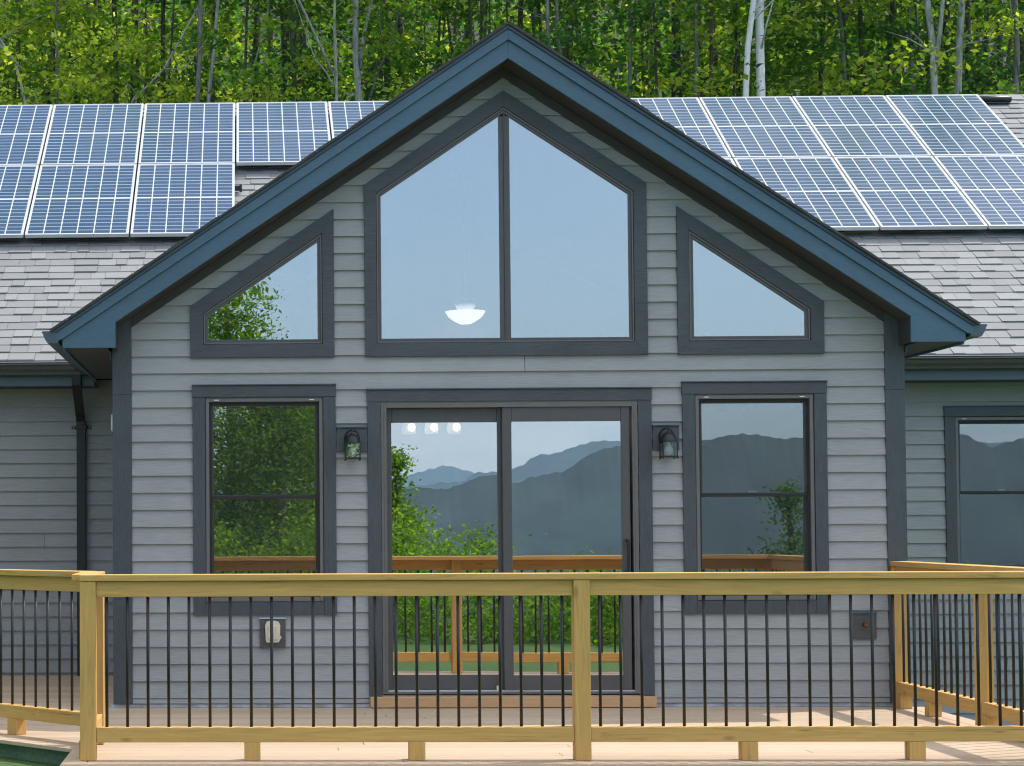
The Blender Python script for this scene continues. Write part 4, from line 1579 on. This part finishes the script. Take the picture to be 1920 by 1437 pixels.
def garden_tree(u, v_top, dist, w, bark, leaf, label, dens=60, slim=1.0):
    top = mirror_at(u, v_top, dist)
    g0 = float(gz(np.array([top.x]), np.array([-dist]))[0])
    e = empty('tree', (top.x, -dist, g0), label, 'tree', 'trees on the lawn side')
    hgt = top.z - g0
    MB().tube([(0, 0, -0.2), (0.1, 0, hgt * 0.5), (0.0, 0, hgt * 0.97)], [0.14, 0.09, 0.02], 9).build('trunk', BARK[bark], e, loc=(0, 0, 0), fix=False)
    out = []
    for _ in range(dens):
        h = rng.uniform(0.12, 1.0)
        rr = w * (1.0 - h) ** 0.6 * slim + 0.12
        a = rng.uniform(0, 6.28)
        q = math.sqrt(rng.uniform()) * rr
        c = np.array([q * math.cos(a), q * math.sin(a), hgt * h])
        k = rng.integers(90, 190)
        out.append(c + rng.normal(0, 1, (k, 3)) * np.array([0.26, 0.26, 0.2]) * min(1, 0.4 + rr))
    o = quads('crown', leaf_quads(np.concatenate(out), 0.085, 0.4, rng), leaf, e)
    return e


garden_tree(425, 470, 22, 2.2, 'grey', LEAF_G, 'tall leafy tree mirrored in the left sloped window', 110)
garden_tree(330, 520, 24, 2.6, 'grey', LEAF_G, 'broad leafy tree mirrored at the left end of the glass', 110)
garden_tree(520, 690, 21, 1.9, 'pale', LEAF_G, 'green tree with pale trunk mirrored in the left sash window', 150)
garden_tree(600, 665, 25, 1.9, 'grey', LEAF_G, 'leafy tree mirrored at the right side of the left sash window', 150)
garden_tree(742, 856, 22, 0.40, 'grey', LEAF_G, 'narrow tree mirrored at the left edge of the sliding door', 60)
garden_tree(1470, 930, 22, 0.5, 'dark', LEAF_D, 'small dark tree mirrored low in the right sash window', 18)
sh = []
for _ in range(520):
    u = rng.uniform(300, 2100)
    dist = rng.uniform(15.5, 20)
    topv = 990 + (u > 860) * 12 + (u > 955) * 92 + 12 * math.sin(u * 0.05)
    if 740 < u < 800:
        topv -= 20
    p = mirror_at(u, topv, dist)
    g0 = -0.6
    z = rng.uniform(g0, max(p.z, g0 + 0.15))
    k = rng.integers(90, 180)
    sh.append(np.array([p.x, -dist, z]) + rng.normal(0, 1, (k, 3)) * np.array([0.22, 0.2, 0.15]))
tag(quads('shrubbery', leaf_quads(np.concatenate(sh), 0.08, 0.3, rng), LEAF_G), kind='stuff')

sd = []  # unseen foliage added at the left to block sky and darken the left wing
for _ in range(260):
    c = np.array([rng.uniform(-15.5, -10.0), rng.uniform(-9, 1), rng.uniform(0, 9.5)])
    sd.append(c + rng.normal(0, 1, (110, 3)) * 0.5)
tag(quads('added_sky_block_foliage', leaf_quads(np.concatenate(sd), 0.16, 0.3, rng), LEAF_D), kind='stuff')

# ------------------------------------------------------------------ light
SUN = Vector((0.62, 0.26, 1.0)).normalized()
EL = math.asin(SUN.z)
AZ = math.atan2(SUN.x, SUN.y)
ld = bpy.data.lights.new('sun', 'SUN')
ld.energy = 2.2
ld.angle = R(0.53)
ld.color = (1.0, 0.95, 0.87)
sun = bpy.data.objects.new('sun', ld)
sun.rotation_euler = SUN.to_track_quat('Z', 'Y').to_euler()
COL.objects.link(sun)
wd = bpy.data.worlds.new('World')
SC.world = wd
wd.use_nodes = True
nt = wd.node_tree
n = N(nt)
sky = n.node('ShaderNodeTexSky')
sky.sky_type = 'NISHITA'
sky.sun_disc = False
sky.sun_elevation = EL
sky.sun_rotation = AZ
sky.altitude = 300
sky.air_density = 1.0
sky.dust_density = 2.0
sky.ozone_density = 1.2
bg = nt.nodes['Background']
bg.inputs['Strength'].default_value = 0.15
tc = n.node('ShaderNodeTexCoord')
sep = n.node('ShaderNodeSeparateXYZ')
n.link(tc.outputs['Generated'], sep.inputs[0])
zc = n.m('MAXIMUM', sep.outputs[2], 0.0)
den = n.m('ADD', zc, 0.18)
cmb = n.node('ShaderNodeCombineXYZ')
n.link(n.m('DIVIDE', sep.outputs[0], den), cmb.inputs[0])
n.link(n.m('DIVIDE', sep.outputs[1], den), cmb.inputs[1])
cl = n.noise(cmb.outputs[0], 0.9, 7, 0.58, 0.3)
cov = n.ramp(cl, [(0.40, (0, 0, 0)), (0.60, (1, 1, 1))])
high = n.ramp(zc, [(0.22, (0.0, 0.0, 0.0)), (0.50, (1, 1, 1))])
low = n.ramp(zc, [(0.03, (0.75, 0.75, 0.75)), (0.10, (0.04, 0.04, 0.04))])
fac = n.m('MULTIPLY', cov, n.m('MAXIMUM', high, low))
col = n.mix(fac, sky.outputs[0], (6.3, 6.2, 6.1))
n.link(col, bg.inputs['Color'])

SC.view_settings.view_transform = 'Standard'
SC.view_settings.look = 'None'
SC.view_settings.gamma = 1
SC.view_settings.exposure = 1.15
SC.cycles.max_bounces = 8
SC.cycles.transparent_max_bounces = 24
SC.cycles.use_denoising = True
SC.cycles.denoiser = 'OPENIMAGEDENOISE'
SC.cycles.denoising_input_passes = 'RGB_ALBEDO_NORMAL'
SC.cycles.denoising_prefilter = 'ACCURATE'
SC.cycles.pixel_filter_type = 'BLACKMAN_HARRIS'
SC.cycles.filter_width = 1.15
SC.cycles.sample_clamp_indirect = 6

hz, hnt, hb = new_mat('mountain air')
hnt.nodes.remove(hb)
pv = hnt.nodes.new('ShaderNodeVolumePrincipled')
pv.inputs['Color'].default_value = (0.50, 0.78, 1.0, 1)
pv.inputs['Density'].default_value = 0.00012
pv.inputs['Anisotropy'].default_value = 0.2
hnt.links.new(pv.outputs[0], hnt.nodes['Material Output'].inputs['Volume'])
hbx = MB().box(-9500, 9500, -9900, 3500, -240, 620).build('haze', hz)
tag(hbx, kind='stuff')
